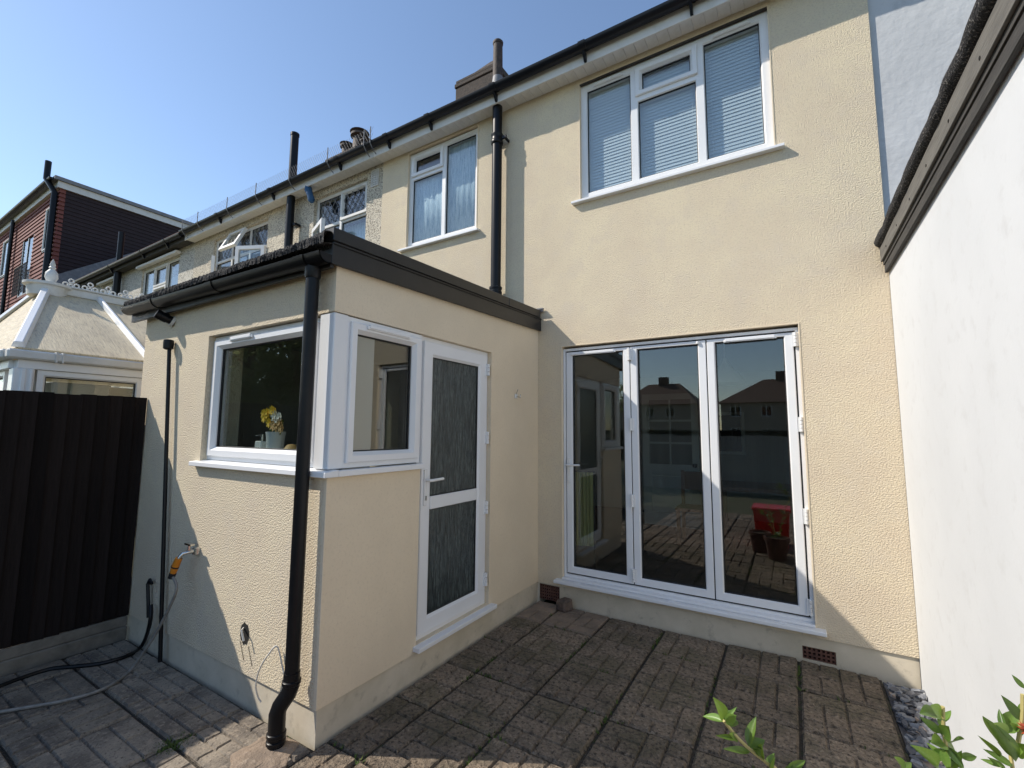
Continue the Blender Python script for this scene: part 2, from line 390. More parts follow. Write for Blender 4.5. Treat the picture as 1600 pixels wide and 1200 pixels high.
# ================================================================== OUR HOUSE
house = thing('terraced_house', 'cream rendered terraced house with bifold doors and two white upstairs windows', 'house', (0, 0, 0))
XR = 2.805; XLH = -2.37
BH = (.262, 2.248, .235, 2.447)                     # bifold hole
WB = (.475, 2.158, 3.90, 5.15); WS = (-1.905, -.80, 3.90, 5.18)
KO = (-2.2, -.25, .17, 2.40)                       # opening into the kitchen extension
wallmesh('wall', wall(MB(), FAC, XLH, XR, .166, 5.34, -.26, 0, [BH, WB, WS, KO]), 'render', house)
wallmesh('plinth', wall(MB(), FAC, -.0119, XR, -.05, .166, -.26, -.014, [(.011, .225, -.05, .15), (2.158, 2.358, 0.0, .088)]), 'plinth', house)
# corner beads at the edges of the render
for (a, b, c, d) in (BH, WB, WS):
    MB().ring(FAC, a, b, c, d, [(-.008, -.002), (-.006, .004), (0.002, .004), (.003, -.03), (0.0, -.03)]).build('corner_bead', 'render_smooth_lifted', house)
# shell, floors and rooms
sh = MB()
sh.box(XLH, XR, 7.0, 7.2, -.05, 5.34); sh.box(XLH, XLH+.1, .261, 6.99, -.05, 5.34); sh.box(XR-.1, XR, .261, 6.99, -.05, 5.34)
sh.box(XLH+.11, XR-.11, .262, 6.98, 2.62, 2.8); sh.box(XLH+.11, XR-.11, .262, 6.98, 5.2, 5.3)
sh.box(XLH+.11, XR-.11, 4.4, 4.5, .2, 2.61); sh.box(-.60, -.5, .262, 4.39, 2.81, 5.19); sh.box(XLH+.11, XR-.11, 3.6, 3.7, 2.81, 5.19)
sh.box(-.42, -.32, .262, 1.6, .2, 2.61)
sh.build('inner_wall', 'room_wall', house)
MB().box(XLH+.11, XR-.11, .262, 6.98, .10, .195).build('floor', 'room_floor', house)
rf = MB()
def roof(x0, x1, parent, pitch=36, mname='roof_tile'):
    t = math.tan(math.radians(pitch)); m = MB(); y0, z0 = -.21, 5.36; yr = 3.5; zr = z0+(yr-y0)*t
    for (a, za, b, zb) in ((y0, z0, yr, zr), (yr+.001, zr, 7.3, zr-(7.3-yr)*t)):
        m.hexa([(x0, a, za-.03), (x1, a, za-.03), (x1, b, zb-.03), (x0, b, zb-.03), (x0, a, za+.03), (x1, a, za+.03), (x1, b, zb+.03), (x0, b, zb+.03)])
    m.box(x0+.02, x0+.1, .3, 6.9, 5.34, 5.345)
    o = m.build('roof', mname, parent)
    for x in (x0+.01, x1-.13):
        gm = MB().add([(x, 0, 5.34), (x, 7, 5.34), (x, 3.5, zr-.1), (x+.12, 0, 5.34), (x+.12, 7, 5.34), (x+.12, 3.5, zr-.1)], [(0, 1, 2), (3, 5, 4), (0, 3, 4, 1), (1, 4, 5, 2), (2, 5, 3, 0)])
        gm.build('gable', 'brick', parent)
    return o
def eaves(x0, x1, parent, fascia='soffit_white', gm='gutter_navy', joints=(), gz=5.335, boards=True, z0=5.205):
    so_ = MB().box(x0, x1, -.158, -.001, z0+.0125, z0+.02).build('soffit', fascia, parent)
    n = int((x1-x0)/.1); bw = (x1-x0)/n
    if boards:
        me = MB().box(-bw/2+.0015, bw/2-.0015, -.157, -.002, 0, .012).mesh('soffit_board', fascia, bevel=.0015)
        for k in range(n): inst('soffit_board', me, so_, (x0+(k+.5)*bw, 0, z0+rnd.uniform(-.0006, .0006)))
    else: MB().box(x0, x1, -.157, -.002, z0, z0+.012).build('soffit_sheet', fascia, so_)
    MB().box(x0, x1, -.178, -.1585, z0-.018, z0+.15).build('fascia', fascia, parent, bevel=.003)
    gt = halfround(MB(), (x0, -.236, gz), (x1, -.236, gz), .056, (0, -1, 0)).build('gutter', gm, parent, smooth=True)
    for jx in joints:
        halfround(MB(), (jx-.035, -.236, gz+.004), (jx+.035, -.236, gz+.004), .063, (0, -1, 0), t=.003).build('gutter_union', gm, gt, smooth=True)
        MB().hexa([(jx-.012, -.2, gz-.14), (jx+.012, -.2, gz-.14), (jx+.012, -.179, gz-.14), (jx-.012, -.179, gz-.14), (jx-.012, -.25, gz-.055), (jx+.012, -.25, gz-.055), (jx+.012, -.179, gz-.055), (jx-.012, -.179, gz-.055)]).build('gutter_bracket', gm, gt)
    return gt
rfo = roof(XLH, XR, house)
eaves(XLH, XR, house, joints=(-2.05, -1.35, -.42, .62, 1.6, 2.5))
def chimney(parent, x0, x1, y0, y1, z0, z1, pots, mname='chimney_brick'):
    m = MB(); m.box(x0, x1, y0, y1, z0, z1-.18); m.box(x0-.02, x1+.02, y0-.02, y1+.02, z1-.18, z1-.08); m.box(x0-.0, x1+.0, y0, y1, z1-.08, z1)
    c = m.build('chimney', mname, parent, bevel=.015)
    for (x, r, h) in pots:
        MB().lathe((x, (y0+y1)/2, z1), [(r, 0), (r*1.05, .05), (r*.85, .1), (r*.8, h*.7), (r*1.15, h*.75), (r*1.15, h*.84), (r*.75, h*.86), (r*1.25, h*.95), (r*1.0, h)]).build('chimney_pot', 'rust_pipe', c, smooth=True)
    return c
chimney(rfo, -3.78, -2.68, 3.2, 3.85, 7.6, 9.24, [(-3.42, .11, .14)])
MB().add([(-3.3, 3.21, 9.23), (-2.68, 3.21, 9.23), (-2.68, 3.84, 9.23), (-3.3, 3.84, 9.23), (-3.0, 3.4, 9.5), (-2.92, 3.4, 9.5), (-2.92, 3.65, 9.5), (-3.0, 3.65, 9.5)], [(0, 3, 2, 1), (4, 5, 6, 7), (0, 1, 5, 4), (1, 2, 6, 5), (2, 3, 7, 6), (3, 0, 4, 7)]).build('chimney_flaunching', 'chimney_brick', rfo)
# soil pipe
sp = MB().tube([(-.465, -.095, 2.93), (-.465, -.095, 5.30)], .055, 18).build('soil_pipe', 'black_plastic', house, smooth=True)
MB().lathe((-.465, -.095, 4.76), [(.062, 0), (.068, .008), (.068, .035), (.061, .045), (.061, .09), (.066, .1), (.066, .115), (.057, .12)], 18).build('pipe_collar', 'black_plastic', sp, smooth=True)
MB().box(-.40, -.345, -.105, -.085, 4.80, 4.84).box(-.38, -.36, -.09, -.002, 4.805, 4.835).build('pipe_bracket', 'black_plastic', sp, bevel=.004)
MB().lathe((-.465, -.095, 3.03), [(.06, 0), (.069, .01), (.069, .06), (.064, .065), (.064, .085), (.07, .09), (.07, .11), (.057, .115)], 18).build('pipe_socket', 'black_plastic', sp, smooth=True)
MB().tube([(-.465, -.095, 5.34), (-.467, -.095, 5.6), (-.468, -.095, 5.98)], [.058, .056, .052], 14).build('vent_pipe', 'rust_pipe', sp, smooth=True)
MB().lathe((-.468, -.095, 5.96), [(.056, 0), (.06, .01), (.06, .03), (.052, .04)], 14).build('vent_cap', 'rust_pipe', sp, smooth=True)
MB().lathe((-.466, -.095, 5.34), [(.075, 0), (.072, .1), (.06, .2), (.057, .22)], 14).build('pipe_flashing', 'lead', sp, smooth=True)
# upstairs windows
wb = window(house, FAC, .475, 2.158, 3.918, 5.137, .035, [(.475, 1.023, 3.918, 5.137, 'fixed'), (1.023, 1.614, 4.79, 5.137, 'sash'), (1.023, 1.614, 3.918, 4.79, 'fixed'), (1.614, 2.158, 3.918, 5.137, 'fixed')],
       fw=.068, vents=((.62, .92, 5.085), (1.73, 2.03, 5.085)), label='three-light window with venetian blinds, small opening light in the middle')
def sill(fr, u0, u1, v, depth, win, w0=-.04, mt='upvc'):
    m = MB(); m.hexa([fr(u0, v-.03, w0), fr(u1, v-.03, w0), fr(u1, v-.03, depth), fr(u0, v-.03, depth), fr(u0, v+.004, w0), fr(u1, v+.004, w0), fr(u1, v-.006, depth), fr(u0, v-.006, depth)])
    return m.build('sill', mt, win, bevel=.003)
sill(FAC, .395, 2.225, 3.90, .05, wb)
MB().box(.476, 2.157, -.001, .03, 5.139, 5.149).build('head_trim', 'wood_dark', wb)
ws = window(house, FAC, -1.905, -.80, 3.918, 5.168, .035, [(-1.905, -1.33, 4.84, 5.168, 'sash'), (-1.905, -1.33, 3.918, 4.84, 'fixed'), (-1.33, -.80, 3.918, 5.168, 'fixed')],
       fw=.06, vents=((-1.22, -.92, 5.12),), label='smaller window with net curtains and one top opening light')
sill(FAC, -2.0, -.755, 3.90, .05, ws)
# bifold doors
bf = MB(); fr = FAC
bf.ring(fr, .265, 2.245, .255, 2.425, [(0, -.13), (0, -.035), (.022, -.035), (.026, -.06), (.026, -.13)])
bif = bf.build('bifold_door', 'upvc', house, label='white three-panel bifold door with dark glass')
for (a, b) in ((.296, .928), (.936, 1.580), (1.589, 2.210)):
    e, gg = .292, 2.389; w = -.035
    sa = MB().ring(fr, a, b, e, gg, [(0, w-.06), (0, w-.004), (.004, w), (.052, w), (.060, w-.012), (.060, w-.06)], (1.05, 1.05, 1., .45)).build('door_panel', 'upvc', bif)
    MB().ring(fr, a+.062, b-.062, e+.059, gg-.026, [(-.004, w-.03), (-.004, w-.011), (.008, w-.017), (.008, w-.04)]).build('gasket', 'gasket', bif)
    ubox(MB(), fr, a+.062, b-.062, e+.059, gg-.026, w-.045, w-.033).build('pane', 'glass', bif)
MB().box(.268, 2.242, .1, .165, .24, .254).box(.2912, .2958, .048, .12, .282, 2.398).box(.9283, .9357, .046, .09, .292, 2.389).box(1.5803, 1.5887, .046, .09, .292, 2.389).box(2.2103, 2.2188, .048, .12, .282, 2.398).box(.296, 2.210, .048, .09, .2812, .2918).box(.296, 2.210, .048, .09, 2.3892, 2.3988).build('weather_seal', 'gasket', bif)
m = MB(); m.box(.2635, 2.2465, -.02, .1, .2365, .254); m.box(.20, 2.31, -.072, .098, .206, .2345)
m.build('threshold_sill', 'upvc', bif, bevel=.004)
for x in (.40, 1.24, 2.02): ubox(MB(), FAC, x, x+.05, .2346, .240, .02, .05).build('drain_cap', 'upvc', bif, bevel=.002)
vent(FAC, .34, .80, 2.352, -.034, bif); vent(FAC, 1.72, 2.10, 2.352, -.034, bif)
m = MB(); ubox(m, FAC, .305, .332, 1.12, 1.36, -.035, -.022); m.tube([FAC(.319, 1.295, -.02), FAC(.319, 1.295, .025), FAC(.335, 1.295, .03), FAC(.455, 1.30, .03)], .010, 8); ubox(m, FAC, .312, .326, 1.145, 1.175, -.022, -.019)
m.build('handle', 'handle_white', bif, bevel=.002)
for (x, z) in ((.932, 2.32), (.932, 1.681), (.932, 1.008), (.932, .37), (2.224, 2.33), (2.232, 1.68), (2.232, 1.004), (2.224, .36)):
    m = MB(); ubox(m, FAC, x-.022, x+.022, z-.055, z+.055, -.033, -.018)
    for q in range(4): m.tube([FAC(x, z-.054+q*.028, -.016), FAC(x, z-.03+q*.028, -.016)], .011, 8)
    m.build('hinge', 'handle_white', bif)
MB().lathe(FAC(1.52, 2.372, -.03), [(.004, -.012), (.014, -.01), (.016, 0), (.014, .01), (.004, .012)], 10).build('roller_knob', 'handle_white', bif, smooth=True)
# air bricks
def airbrick(x0, x1, z0, z1, nu, nv):
    b = MB()
    wall(b, FAC, x0, x1, z0, z1, -.07, -.018, [(x0+(i+.22)*(x1-x0)/nu, x0+(i+.78)*(x1-x0)/nu, z0+(j+.22)*(z1-z0)/nv, z0+(j+.78)*(z1-z0)/nv) for i in range(nu) for j in range(nv)])
    o = wallmesh('air_brick', b, 'terracotta', house)
    MB().box(x0, x1, .072, .09, z0, z1).build('air_brick_shade', 'hole_dark', o)  # near-black sheet behind the holes, shade put into its colour
airbrick(.013, .223, .01, .148, 9, 5); airbrick(2.16, 2.356, .004, .086, 7, 3)
# things inside, seen dimly through the glass
idoor = thing('interior_door', 'pale panelled inner door with glazed squares, seen through the middle bifold pane', 'door', (1.0, 3.2, .2))
m = MB(); z0 = .2
wall(m, lambda u, v, w: Vector((u, 3.2-w, v)), .15, .98, z0, 2.2, -.04, 0, [(.15+.1+i*.325, .15+.405+i*.325, 1.12+j*.34, 1.43+j*.34) for i in range(2) for j in range(3)])
wallmesh('leaf', m, 'room_door', idoor); MB().box(.28, .85, 3.18, 3.199, .4, .95).build('panel', 'room_door', idoor, bevel=.008)
MB().lathe((.92, 3.15, 1.12), [(.01, -.03), (.03, -.02), (.034, 0), (.03, .02), (.01, .03)], 10).build('knob', 'gasket', idoor)
tb = thing('dining_table', 'brown wooden table standing behind the bifold glass', 'table', (1.6, 2.6, .195))
MB().box(1.25, 2.35, 2.2, 3.0, .90, .95).build('table_top', 'wood_brown', tb, bevel=.006)
for x in (1.3, 2.24):
    for y in (2.25, 2.89): MB().box(x, x+.06, y, y+.06, .196, .899).build('leg', 'wood_brown', tb)
chh = thing('dining_chair', 'dark wooden chair beside the table inside', 'chair', (1.05, 2.3, .195))
MB().box(.85, 1.22, 2.1, 2.5, .62, .66).build('seat', 'wood_brown', chh)
for x in (.86, 1.17):
    for y in (2.11, 2.45): MB().box(x, x+.04, y, y+.04, .196, .619 if y < 2.3 else 1.1).build('leg', 'wood_brown', chh)
MB().box(.90, 1.17, 2.455, 2.485, .85, 1.09).build('backrest', 'wood_brown', chh)
cl = thing('wall_clock', 'dark round clock on the wall inside, behind the left bifold pane', 'clock', (-.31, 1.2, 1.9))
MB().tube([(-.318, 1.1, 1.9), (-.285, 1.1, 1.9)], .22, 24).build('rim', 'gasket', cl); MB().tube([(-.286, 1.1, 1.9), (-.278, 1.1, 1.9)], .185, 24).build('face', 'room_wall', cl)
lc = MB(); n = 14; vs = []; ta = at(897, 740, 'y', .34); tb_ = at(926, 740, 'y', .40)
for i in range(n+1):
    q = ta.lerp(tb_, i/n)
    for z in (.47, 1.2): vs.append((q.x, q.y+.012*math.sin(i*2.4), z))
lc.add(vs, [(2*i, 2*i+2, 2*i+3, 2*i+1) for i in range(n)])
lco = lc.build('hanging_towel', 'curtain_lime', recalc=False); tag(lco, 'pale lime towel hanging behind the left bifold pane', 'towel')
md = lco.modifiers.new('thick', 'SOLIDIFY'); md.thickness = .006
tr = MB().tube([ta+Vector((-.02, 0, 1.207-ta.z)), tb_+Vector((.02, 0, 1.207-tb_.z))], .007, 8).tube([Vector((ta.x-.015, ta.y, .2)), Vector((ta.x-.015, ta.y, 1.207))], .006, 6).tube([Vector((tb_.x+.015, tb_.y, .2)), Vector((tb_.x+.015, tb_.y, 1.207))], .006, 6)
tag(tr.build('towel_rail', 'gasket'), 'dark free-standing rail carrying the lime towel', 'towel rail')
pl = thing('pendant_lamp', 'pale conical pendant lampshade inside, behind the right bifold pane', 'lamp', (1.55, 1.6, 2.61))
MB().tube([(1.55, 1.6, 2.615), (1.55, 1.6, 2.45)], .006, 6).build('cord', 'upvc', pl)
MB().lathe((1.55, 1.6, 2.16), [(.20, 0), (.18, .06), (.09, .16), (.03, .25), (.012, .3)], 20).build('shade', 'ceramic', pl, smooth=True)
pf = thing('picture_frame', 'white-edged dark picture on the back wall inside', 'picture', (2.0, 4.38, 1.3))
MB().ring(lambda u, v, w: Vector((u, 4.39-w, v)), .9, 1.5, 1.25, 1.95, [(0, 0), (0, .03), (.05, .03), (.05, 0)]).build('frame', 'room_door', pf); MB().box(.95, 1.45, 4.37, 4.385, 1.3, 1.9).build('print', 'gasket', pf)
# venetian blinds
def blind(u0, u1, v0, v1, y, label):
    t = thing('venetian_blind', label, 'blind', ((u0+u1)/2, y, v0), 'blinds in the three-light window')
    MB().box(u0, u1, y-.02, y+.02, v1-.035, v1).build('head_rail', 'blind', t)
    me = None; z = v0+.03
    L = u1-u0; c = math.cos(math.radians(77)); s = math.sin(math.radians(77)); hw = .019
    sm = MB().hexa([(-L/2, -hw*c, -hw*s), (L/2, -hw*c, -hw*s), (L/2, hw*c, hw*s), (-L/2, hw*c, hw*s), (-L/2, -hw*c-.001, -hw*s+.0015), (L/2, -hw*c-.001, -hw*s+.0015), (L/2, hw*c-.001, hw*s+.0015), (-L/2, hw*c-.001, hw*s+.0015)]).mesh('slat', 'blind')
    while z < v1-.04:
        inst('slat', sm, t, ((u0+u1)/2, y, z), (rnd.uniform(-.03, .03), 0, rnd.uniform(-.002, .002))); z += .033
    MB().box(u0, u1, y-.015, y+.015, v0, v0+.016).build('bottom_rail', 'blind', t)
    for x in (u0+.12*L, u0+.88*L): MB().tube([(x, y-.024, v0), (x, y-.024, v1-.03)], .0015, 4).build('cord', 'blind', t)
blind(.50, 1.005, 3.94, 5.12, .11, 'venetian blind behind the left pane of the three-light window')
blind(1.035, 1.605, 3.94, 5.12, .11, 'venetian blind behind the middle pane of the three-light window')
blind(1.635, 2.14, 3.94, 5.12, .11, 'venetian blind behind the right pane of the three-light window')
def curtain(name, x0, x1, z0, z1, y, matn, label, cat='curtain', group=None, freq=60, amp=.004):
    m = MB(); n = max(12, int((x1-x0)*freq)); vs = []
    for i in range(n+1):
        x = x0+(x1-x0)*i/n; yy = y+amp*math.sin(i*1.3)+amp*.5*math.sin(i*.37)
        vs += [(x, yy, z0), (x, yy, z1)]
    m.add(vs, [(2*i, 2*i+2, 2*i+3, 2*i+1) for i in range(n)])
    o = m.build(name, matn, recalc=False, smooth=True); md = o.modifiers.new('thick', 'SOLIDIFY'); md.thickness = .003
    return tag(o, label, cat, group)
curtain('net_curtain', -1.88, -1.35, 3.94, 4.83, .10, 'net', 'blue-white net curtain in the lower left light of the smaller cream-house window')
curtain('net_curtain', -1.31, -.82, 3.94, 5.15, .10, 'net', 'blue-white net curtain in the tall right light of the smaller cream-house window')

# ================================================================== KITCHEN EXTENSION
ext = thing('kitchen_extension', 'single-storey cream rendered kitchen extension with flat black-edged roof', 'extension', (0, YF, 0))
DH = (-1.69, -.843, .215, 2.285); XE = -2.48
wallmesh('wall', wall(MB(), FRT, XE, -.004, .166, 2.62, -.25, 0, [(-1.40, .01, 1.385, 2.285)]), 'render', ext, label='front wall in coarse cream render')
# side wall butts against the front wall's end
wallmesh('wall', wall(MB(), SID, YF+.25, -.001, .166, 2.66, -.25, 0, [(YF+.2, -1.69, 1.385, 2.285), DH]), 'render_smooth_lifted', ext, label='shaded side wall in fine cream render')
MB().box(-.27, -.04, YF+.13, YF+.33, 1.2, 2.43).build('sun_blocker', 'room_wall', ext)  # added block that stops sun crossing the corner windows onto the patio
for (za, zb) in ((.166, 1.385), (2.285, 2.66)): MB().box(-.0036, 0, YF+.0005, YF+.2499, za, zb).build('wall_return', 'render_smooth_lifted', ext)
pl_ = MB(); pl_.box(XE, -.012, YF+.012, YF+.25, -.05, .164); pl_.box(-.25, -.012, YF+.2501, .0135, -.05, .164)
pl_.build('plinth', 'plinth', ext)
for (za, zb) in ((.166, 1.356), (2.29, 2.53)): MB().box(-.02, .0015, YF-.0015, YF+.02, za, zb).build('corner_bead', 'render_smooth_lifted', ext, bevel=.001)
MB().box(XE+.0, XE+.2, YF+.251, -.01, -.05, 2.62).build('side_wall', 'pebbledash', ext)
km = MB(); km.box(XE+.205, -.26, YF+.26, .25, .10, .19); km.box(XE+.205, -.255, YF+.255, -.01, 2.44, 2.5); km.box(XE+.21, XE+.25, YF+.26, -.01, .2, 2.43)
km.build('inner_wall', 'room_wall', ext)
# roof (falls to the front)
def zr(y): return 2.60+.09*(y-YF)/2.42
rm = MB(); y0, y1 = YF-.06, -.003
rm.hexa([(XE-.15, y0, zr(y0)+.03), (.02, y0, zr(y0)+.03), (.02, y1, zr(y1)+.03), (XE-.15, y1, zr(y1)+.03), (XE-.15, y0, zr(y0)+.10), (.02, y0, zr(y0)+.10), (.02, y1, zr(y1)+.10), (XE-.15, y1, zr(y1)+.10)])
ro = rm.build('roof', 'felt', ext, bevel=.006)
def slopebox(m, x0, x1, y0, y1, a, b): return m.hexa([(x0, y0, zr(y0)+a), (x1, y0, zr(y0)+a), (x1, y1, zr(y1)+a), (x0, y1, zr(y1)+a), (x0, y0, zr(y0)+b), (x1, y0, zr(y0)+b), (x1, y1, zr(y1)+b), (x0, y1, zr(y1)+b)])
slopebox(MB(), .0205, .038, YF-.062, -.004, -.062, .064).build('fascia', 'black_trim', ro, bevel=.002)
slopebox(slopebox(slopebox(MB(), -.06, .056, YF-.07, -.65, .066, .142), -.06, .056, -.648, -.05, .066, .142), .0385, .046, YF-.06, -.005, .05, .066).build('roof_edge_trim', 'black_trim', ro, bevel=.006)
slopebox(slopebox(MB(), -.2, .075, -.05, -.012, .155, .167), -.2, .07, -.04, -.012, .135, .15).build('flashing', 'lead', ro)
MB().box(XE-.15, .02, YF-.058, YF-.035, 2.52, 2.625).build('front_fascia', 'black_trim', ro)
# ragged mineral-felt drip along the front edge
fm = MB(); R = random.Random(5); nx = 330; ring_ = [(-.05, .0), (-.118, -.012), (-.122, .012), (-.115, .034), (-.085, .045), (-.05, .045)]; vs = []; fs = []
for i in range(nx+1):
    x = XE-.15+(.19-XE)*i/nx
    x = min(x, .038)
    up = .018*max(0, (x+.25)/.28)
    for k, (dy, dz) in enumerate(ring_): vs.append((x, YF+dy+R.uniform(-.004, .004), 2.652+dz+(up if k > 1 else 0)+R.uniform(-.0045, .0045)))
for i in range(nx):
    for k in range(5): fs.append((6*i+k, 6*i+6+k, 6*i+7+k, 6*i+1+k))
fm.add(vs, fs); fm.build('felt_edge', 'felt', ro, recalc=False)
# gutter and downpipe
gl_ = Vector((-2.62, YF-.088, 2.63)); gr_ = Vector((.035, YF-.088, 2.585))
gt = halfround(MB(), gl_, gr_, .056, (0, -1, 0), 10).build('gutter', 'black_plastic', ext, smooth=True)
for t in (.55, .93, .2):
    p = gl_.lerp(gr_, t); d = (gr_-gl_).normalized()*.045
    halfround(MB(), p-d, p+d, .061, (0, -1, 0), 10, .004).build('gutter_union', 'black_plastic', gt, smooth=True)
DX, DY = -.112, YF-.072
dp = MB().tube([(DX, DY, 2.56), (DX, DY, .33)], .0365, 18).build('downpipe', 'black_plastic', ext, smooth=True)
MB().lathe((DX, DY, 2.47), [(.04, 0), (.044, .01), (.044, .09)], 16).build('outlet', 'black_plastic', dp, smooth=True)
MB().tube([(DX, DY, .36), (DX, DY, .29), (DX-.008, DY-.008, .255), (DX-.034, DY-.034, .20), (DX-.042, DY-.042, .165), (DX-.042, DY-.042, .03), (DX-.042, DY-.042, -.012)], .041, 18).build('offset_bend', 'black_plastic', dp, smooth=True)
for z in (.30, .055, .02): MB().lathe((DX if z > .2 else DX-.042, DY if z > .2 else DY-.042, z), [(.042, 0), (.047, .004), (.047, .02), (.042, .024)], 18).build('pipe_collar', 'black_plastic', dp, smooth=True)
# corner window: post, front light, side light
cw = window(ext, FRT, -1.40, -.165, 1.40, 2.278, .045, [(-1.40, -.165, 1.40, 2.278, 'sash')], fw=.05, gl='glass', vents=((-1.14, -.86, 2.222),), label='wide kitchen window with dark glass and flowers on its sill')
MB().box(-.155, -.006, YF+.02, YF+.1, 1.4, 2.281).box(-.132, -.008, YF+.004, YF+.0195, 1.4, 2.281).box(-.1, -.005, YF+.006, YF+.088, 1.3995, 2.2805).build('corner_post', 'upvc', ext, bevel=.003)
sw_ = window(ext, SID, -2.333, -1.694, 1.40, 2.278, .012, [(-2.333, -1.694, 1.40, 2.278, 'sash')], fw=.05, gl='glass', vents=((-2.20, -1.84, 2.222),), label='narrow side light next to the back door')
m = MB(); m.hexa([FRT(-1.47, 1.358, -.05), FRT(.035, 1.358, -.05), FRT(.035, 1.358, .04), FRT(-1.47, 1.358, .04), FRT(-1.47, 1.398, -.05), FRT(.035, 1.398, -.05), FRT(.035, 1.388, .04), FRT(-1.47, 1.388, .04)])
m.box(-.04, .035, YF+.051, -1.675, 1.358, 1.392)
m.build('window_sill', 'upvc', ext, bevel=.003)
# back door
fr = SID
db = MB().ring(fr, -1.688, -.845, .2145, 2.283, frame_prof(.04, -.04)).build('back_door', 'upvc', ext, label='white half-split door with two panes of obscure glass')
a, b, e, gg = -1.652, -.882, .248, 2.25; w = -.022
MB().ring(fr, a, b, e, gg, [(0, w-.05), (0, w-.003), (.003, w), (.085, w), (.104, w-.014), (.104, w-.05)]).build('door_leaf', 'upvc', db)
ubox(MB(), fr, a+.104, b-.104, 1.062, 1.152, w-.05, w-.004).build('mid_rail', 'upvc', db, bevel=.004)
for (q0, q1) in ((e+.104, 1.062), (1.152, gg-.104)):
    MB().ring(fr, a+.104, b-.104, q0, q1, [(-.003, w-.03), (-.003, w-.014), (.006, w-.016), (.006, w-.03)]).build('gasket', 'gasket', db)
    ubox(MB(), fr, a+.104, b-.104, q0, q1, w-.034, w-.024).build('pane', 'obscure_glass', db)
m = MB(); ubox(m, fr, -1.632, -1.603, 1.10, 1.345, w, w+.012); m.tube([fr(-1.618, 1.272, w+.01), fr(-1.618, 1.272, w+.05), fr(-1.60, 1.272, w+.056), fr(-1.485, 1.275, w+.056)], .0105, 8)
hd = m.build('handle', 'handle_white', db, bevel=.002)
ubox(MB(), fr, -1.625, -1.611, 1.135, 1.165, w+.012, w+.016).build('keyhole', 'chrome', hd)
for z in (2.131, 1.558, .988, .416):
    m = MB(); ubox(m, fr, -.893, -.862, z-.05, z+.05, -.038, -.012)
    for q in range(3): m.tube([fr(-.876, z-.05+q*.034, -.006), fr(-.876, z-.02+q*.034, -.006)], .011, 8)
    m.build('hinge', 'handle_white', db)
m = MB(); ubox(m, fr, -1.715, -.80, .182, .2125, -.10, .055); m.build('threshold_sill', 'upvc', db, bevel=.003)
# kitchen sill things
vz = 1.46
MB().box(-1.37, -.27, YF+.12, YF+.33, vz-.03, vz).build('inner_sill', 'upvc', ext)
vs_ = thing('flower_vase', 'white vase of yellow and white flowers on the kitchen windowsill', 'vase', (-.87, YF+.2, vz))
vx, vy = -.83, YF+.2
MB().lathe((vx, vy, vz), [(.052, 0), (.055, .01), (.058, .1), (.064, .14), (.058, .14), (.05, .03)], 16).build('vase', 'ceramic', vs_, smooth=True)
R = random.Random(11)
def bloom(m, c, r, n):
    for k in range(n):
        a = 2*math.pi*k/n; d = Vector((math.cos(a), -.35, math.sin(a))); s = Vector((-math.sin(a), 0, math.cos(a)))
        m.add([c, c+d*r*.6+s*r*.3, c+d*r, c+d*r*.6-s*r*.3], [(0, 1, 2, 3)])
for (dx, dz, r, mt) in ((-.05, .27, .03, 'flower_yellow'), (0.0, .285, .03, 'flower_yellow'), (-.075, .235, .03, 'flower_yellow'), (.035, .245, .035, 'flower_white'), (.055, .215, .03, 'flower_white'), (-.02, .20, .03, 'flower_yellow'), (.03, .19, .04, 'flower_peach'), (.06, .18, .035, 'flower_peach'), (.085, .20, .03, 'flower_peach'), (.10, .165, .03, 'flower_peach'), (-.085, .265, .028, 'flower_yellow'), (.02, .275, .03, 'flower_yellow'), (.075, .24, .03, 'flower_white'), (-.045, .245, .025, 'flower_yellow')):
    r *= 1.25; dx *= 1.15; m = MB(); bloom(m, Vector((vx+dx, vy-.03, vz+dz)), r, 8); bloom(m, Vector((vx+dx, vy-.04, vz+dz)), r*.6, 6); bl = m.build('flower', mt, vs_, recalc=False)
    MB().tube([(vx+dx, vy-.028, vz+dz), (vx+dx*.3, vy, vz+.1)], .002, 4).build('stem', 'leaf_dark', bl)
lm = MB()
for k in range(16):
    a = R.uniform(0, 6.28); c = Vector((vx+R.uniform(-.05, .05), vy, vz+R.uniform(.13, .22))); d = Vector((math.cos(a), -.3, math.sin(a)*.5+.1))*R.uniform(.05, .09); s = d.cross(Vector((0, 1, 0))).normalized()*.012
    lm.add([c, c+d*.5+s, c+d, c+d*.5-s], [(0, 1, 2, 3)])
lm.build('foliage', 'leaf_dark', vs_, recalc=False)
sd = thing('soap_dispenser', 'square white soap dispenser left of the flower vase', 'soap dispenser', (-.98, YF+.2, vz))
MB().box(-1.03, -.95, YF+.17, YF+.24, vz, vz+.075).build('body', 'ceramic', sd, bevel=.006); MB().tube([(-.99, YF+.2, vz+.075), (-.99, YF+.2, vz+.12)], .01, 8).tube([(-.99, YF+.2, vz+.12), (-.99, YF+.15, vz+.115)], .006, 8).build('pump', 'chrome', sd)
og = MB().lathe((-.64, YF+.2, vz), [(.02, 0), (.045, .012), (.05, .03), (.03, .055), (.012, .06)], 12).build('ornament', 'flower_peach', smooth=True); tag(og, 'small peach coloured ornament right of the vase on the sill', 'ornament')

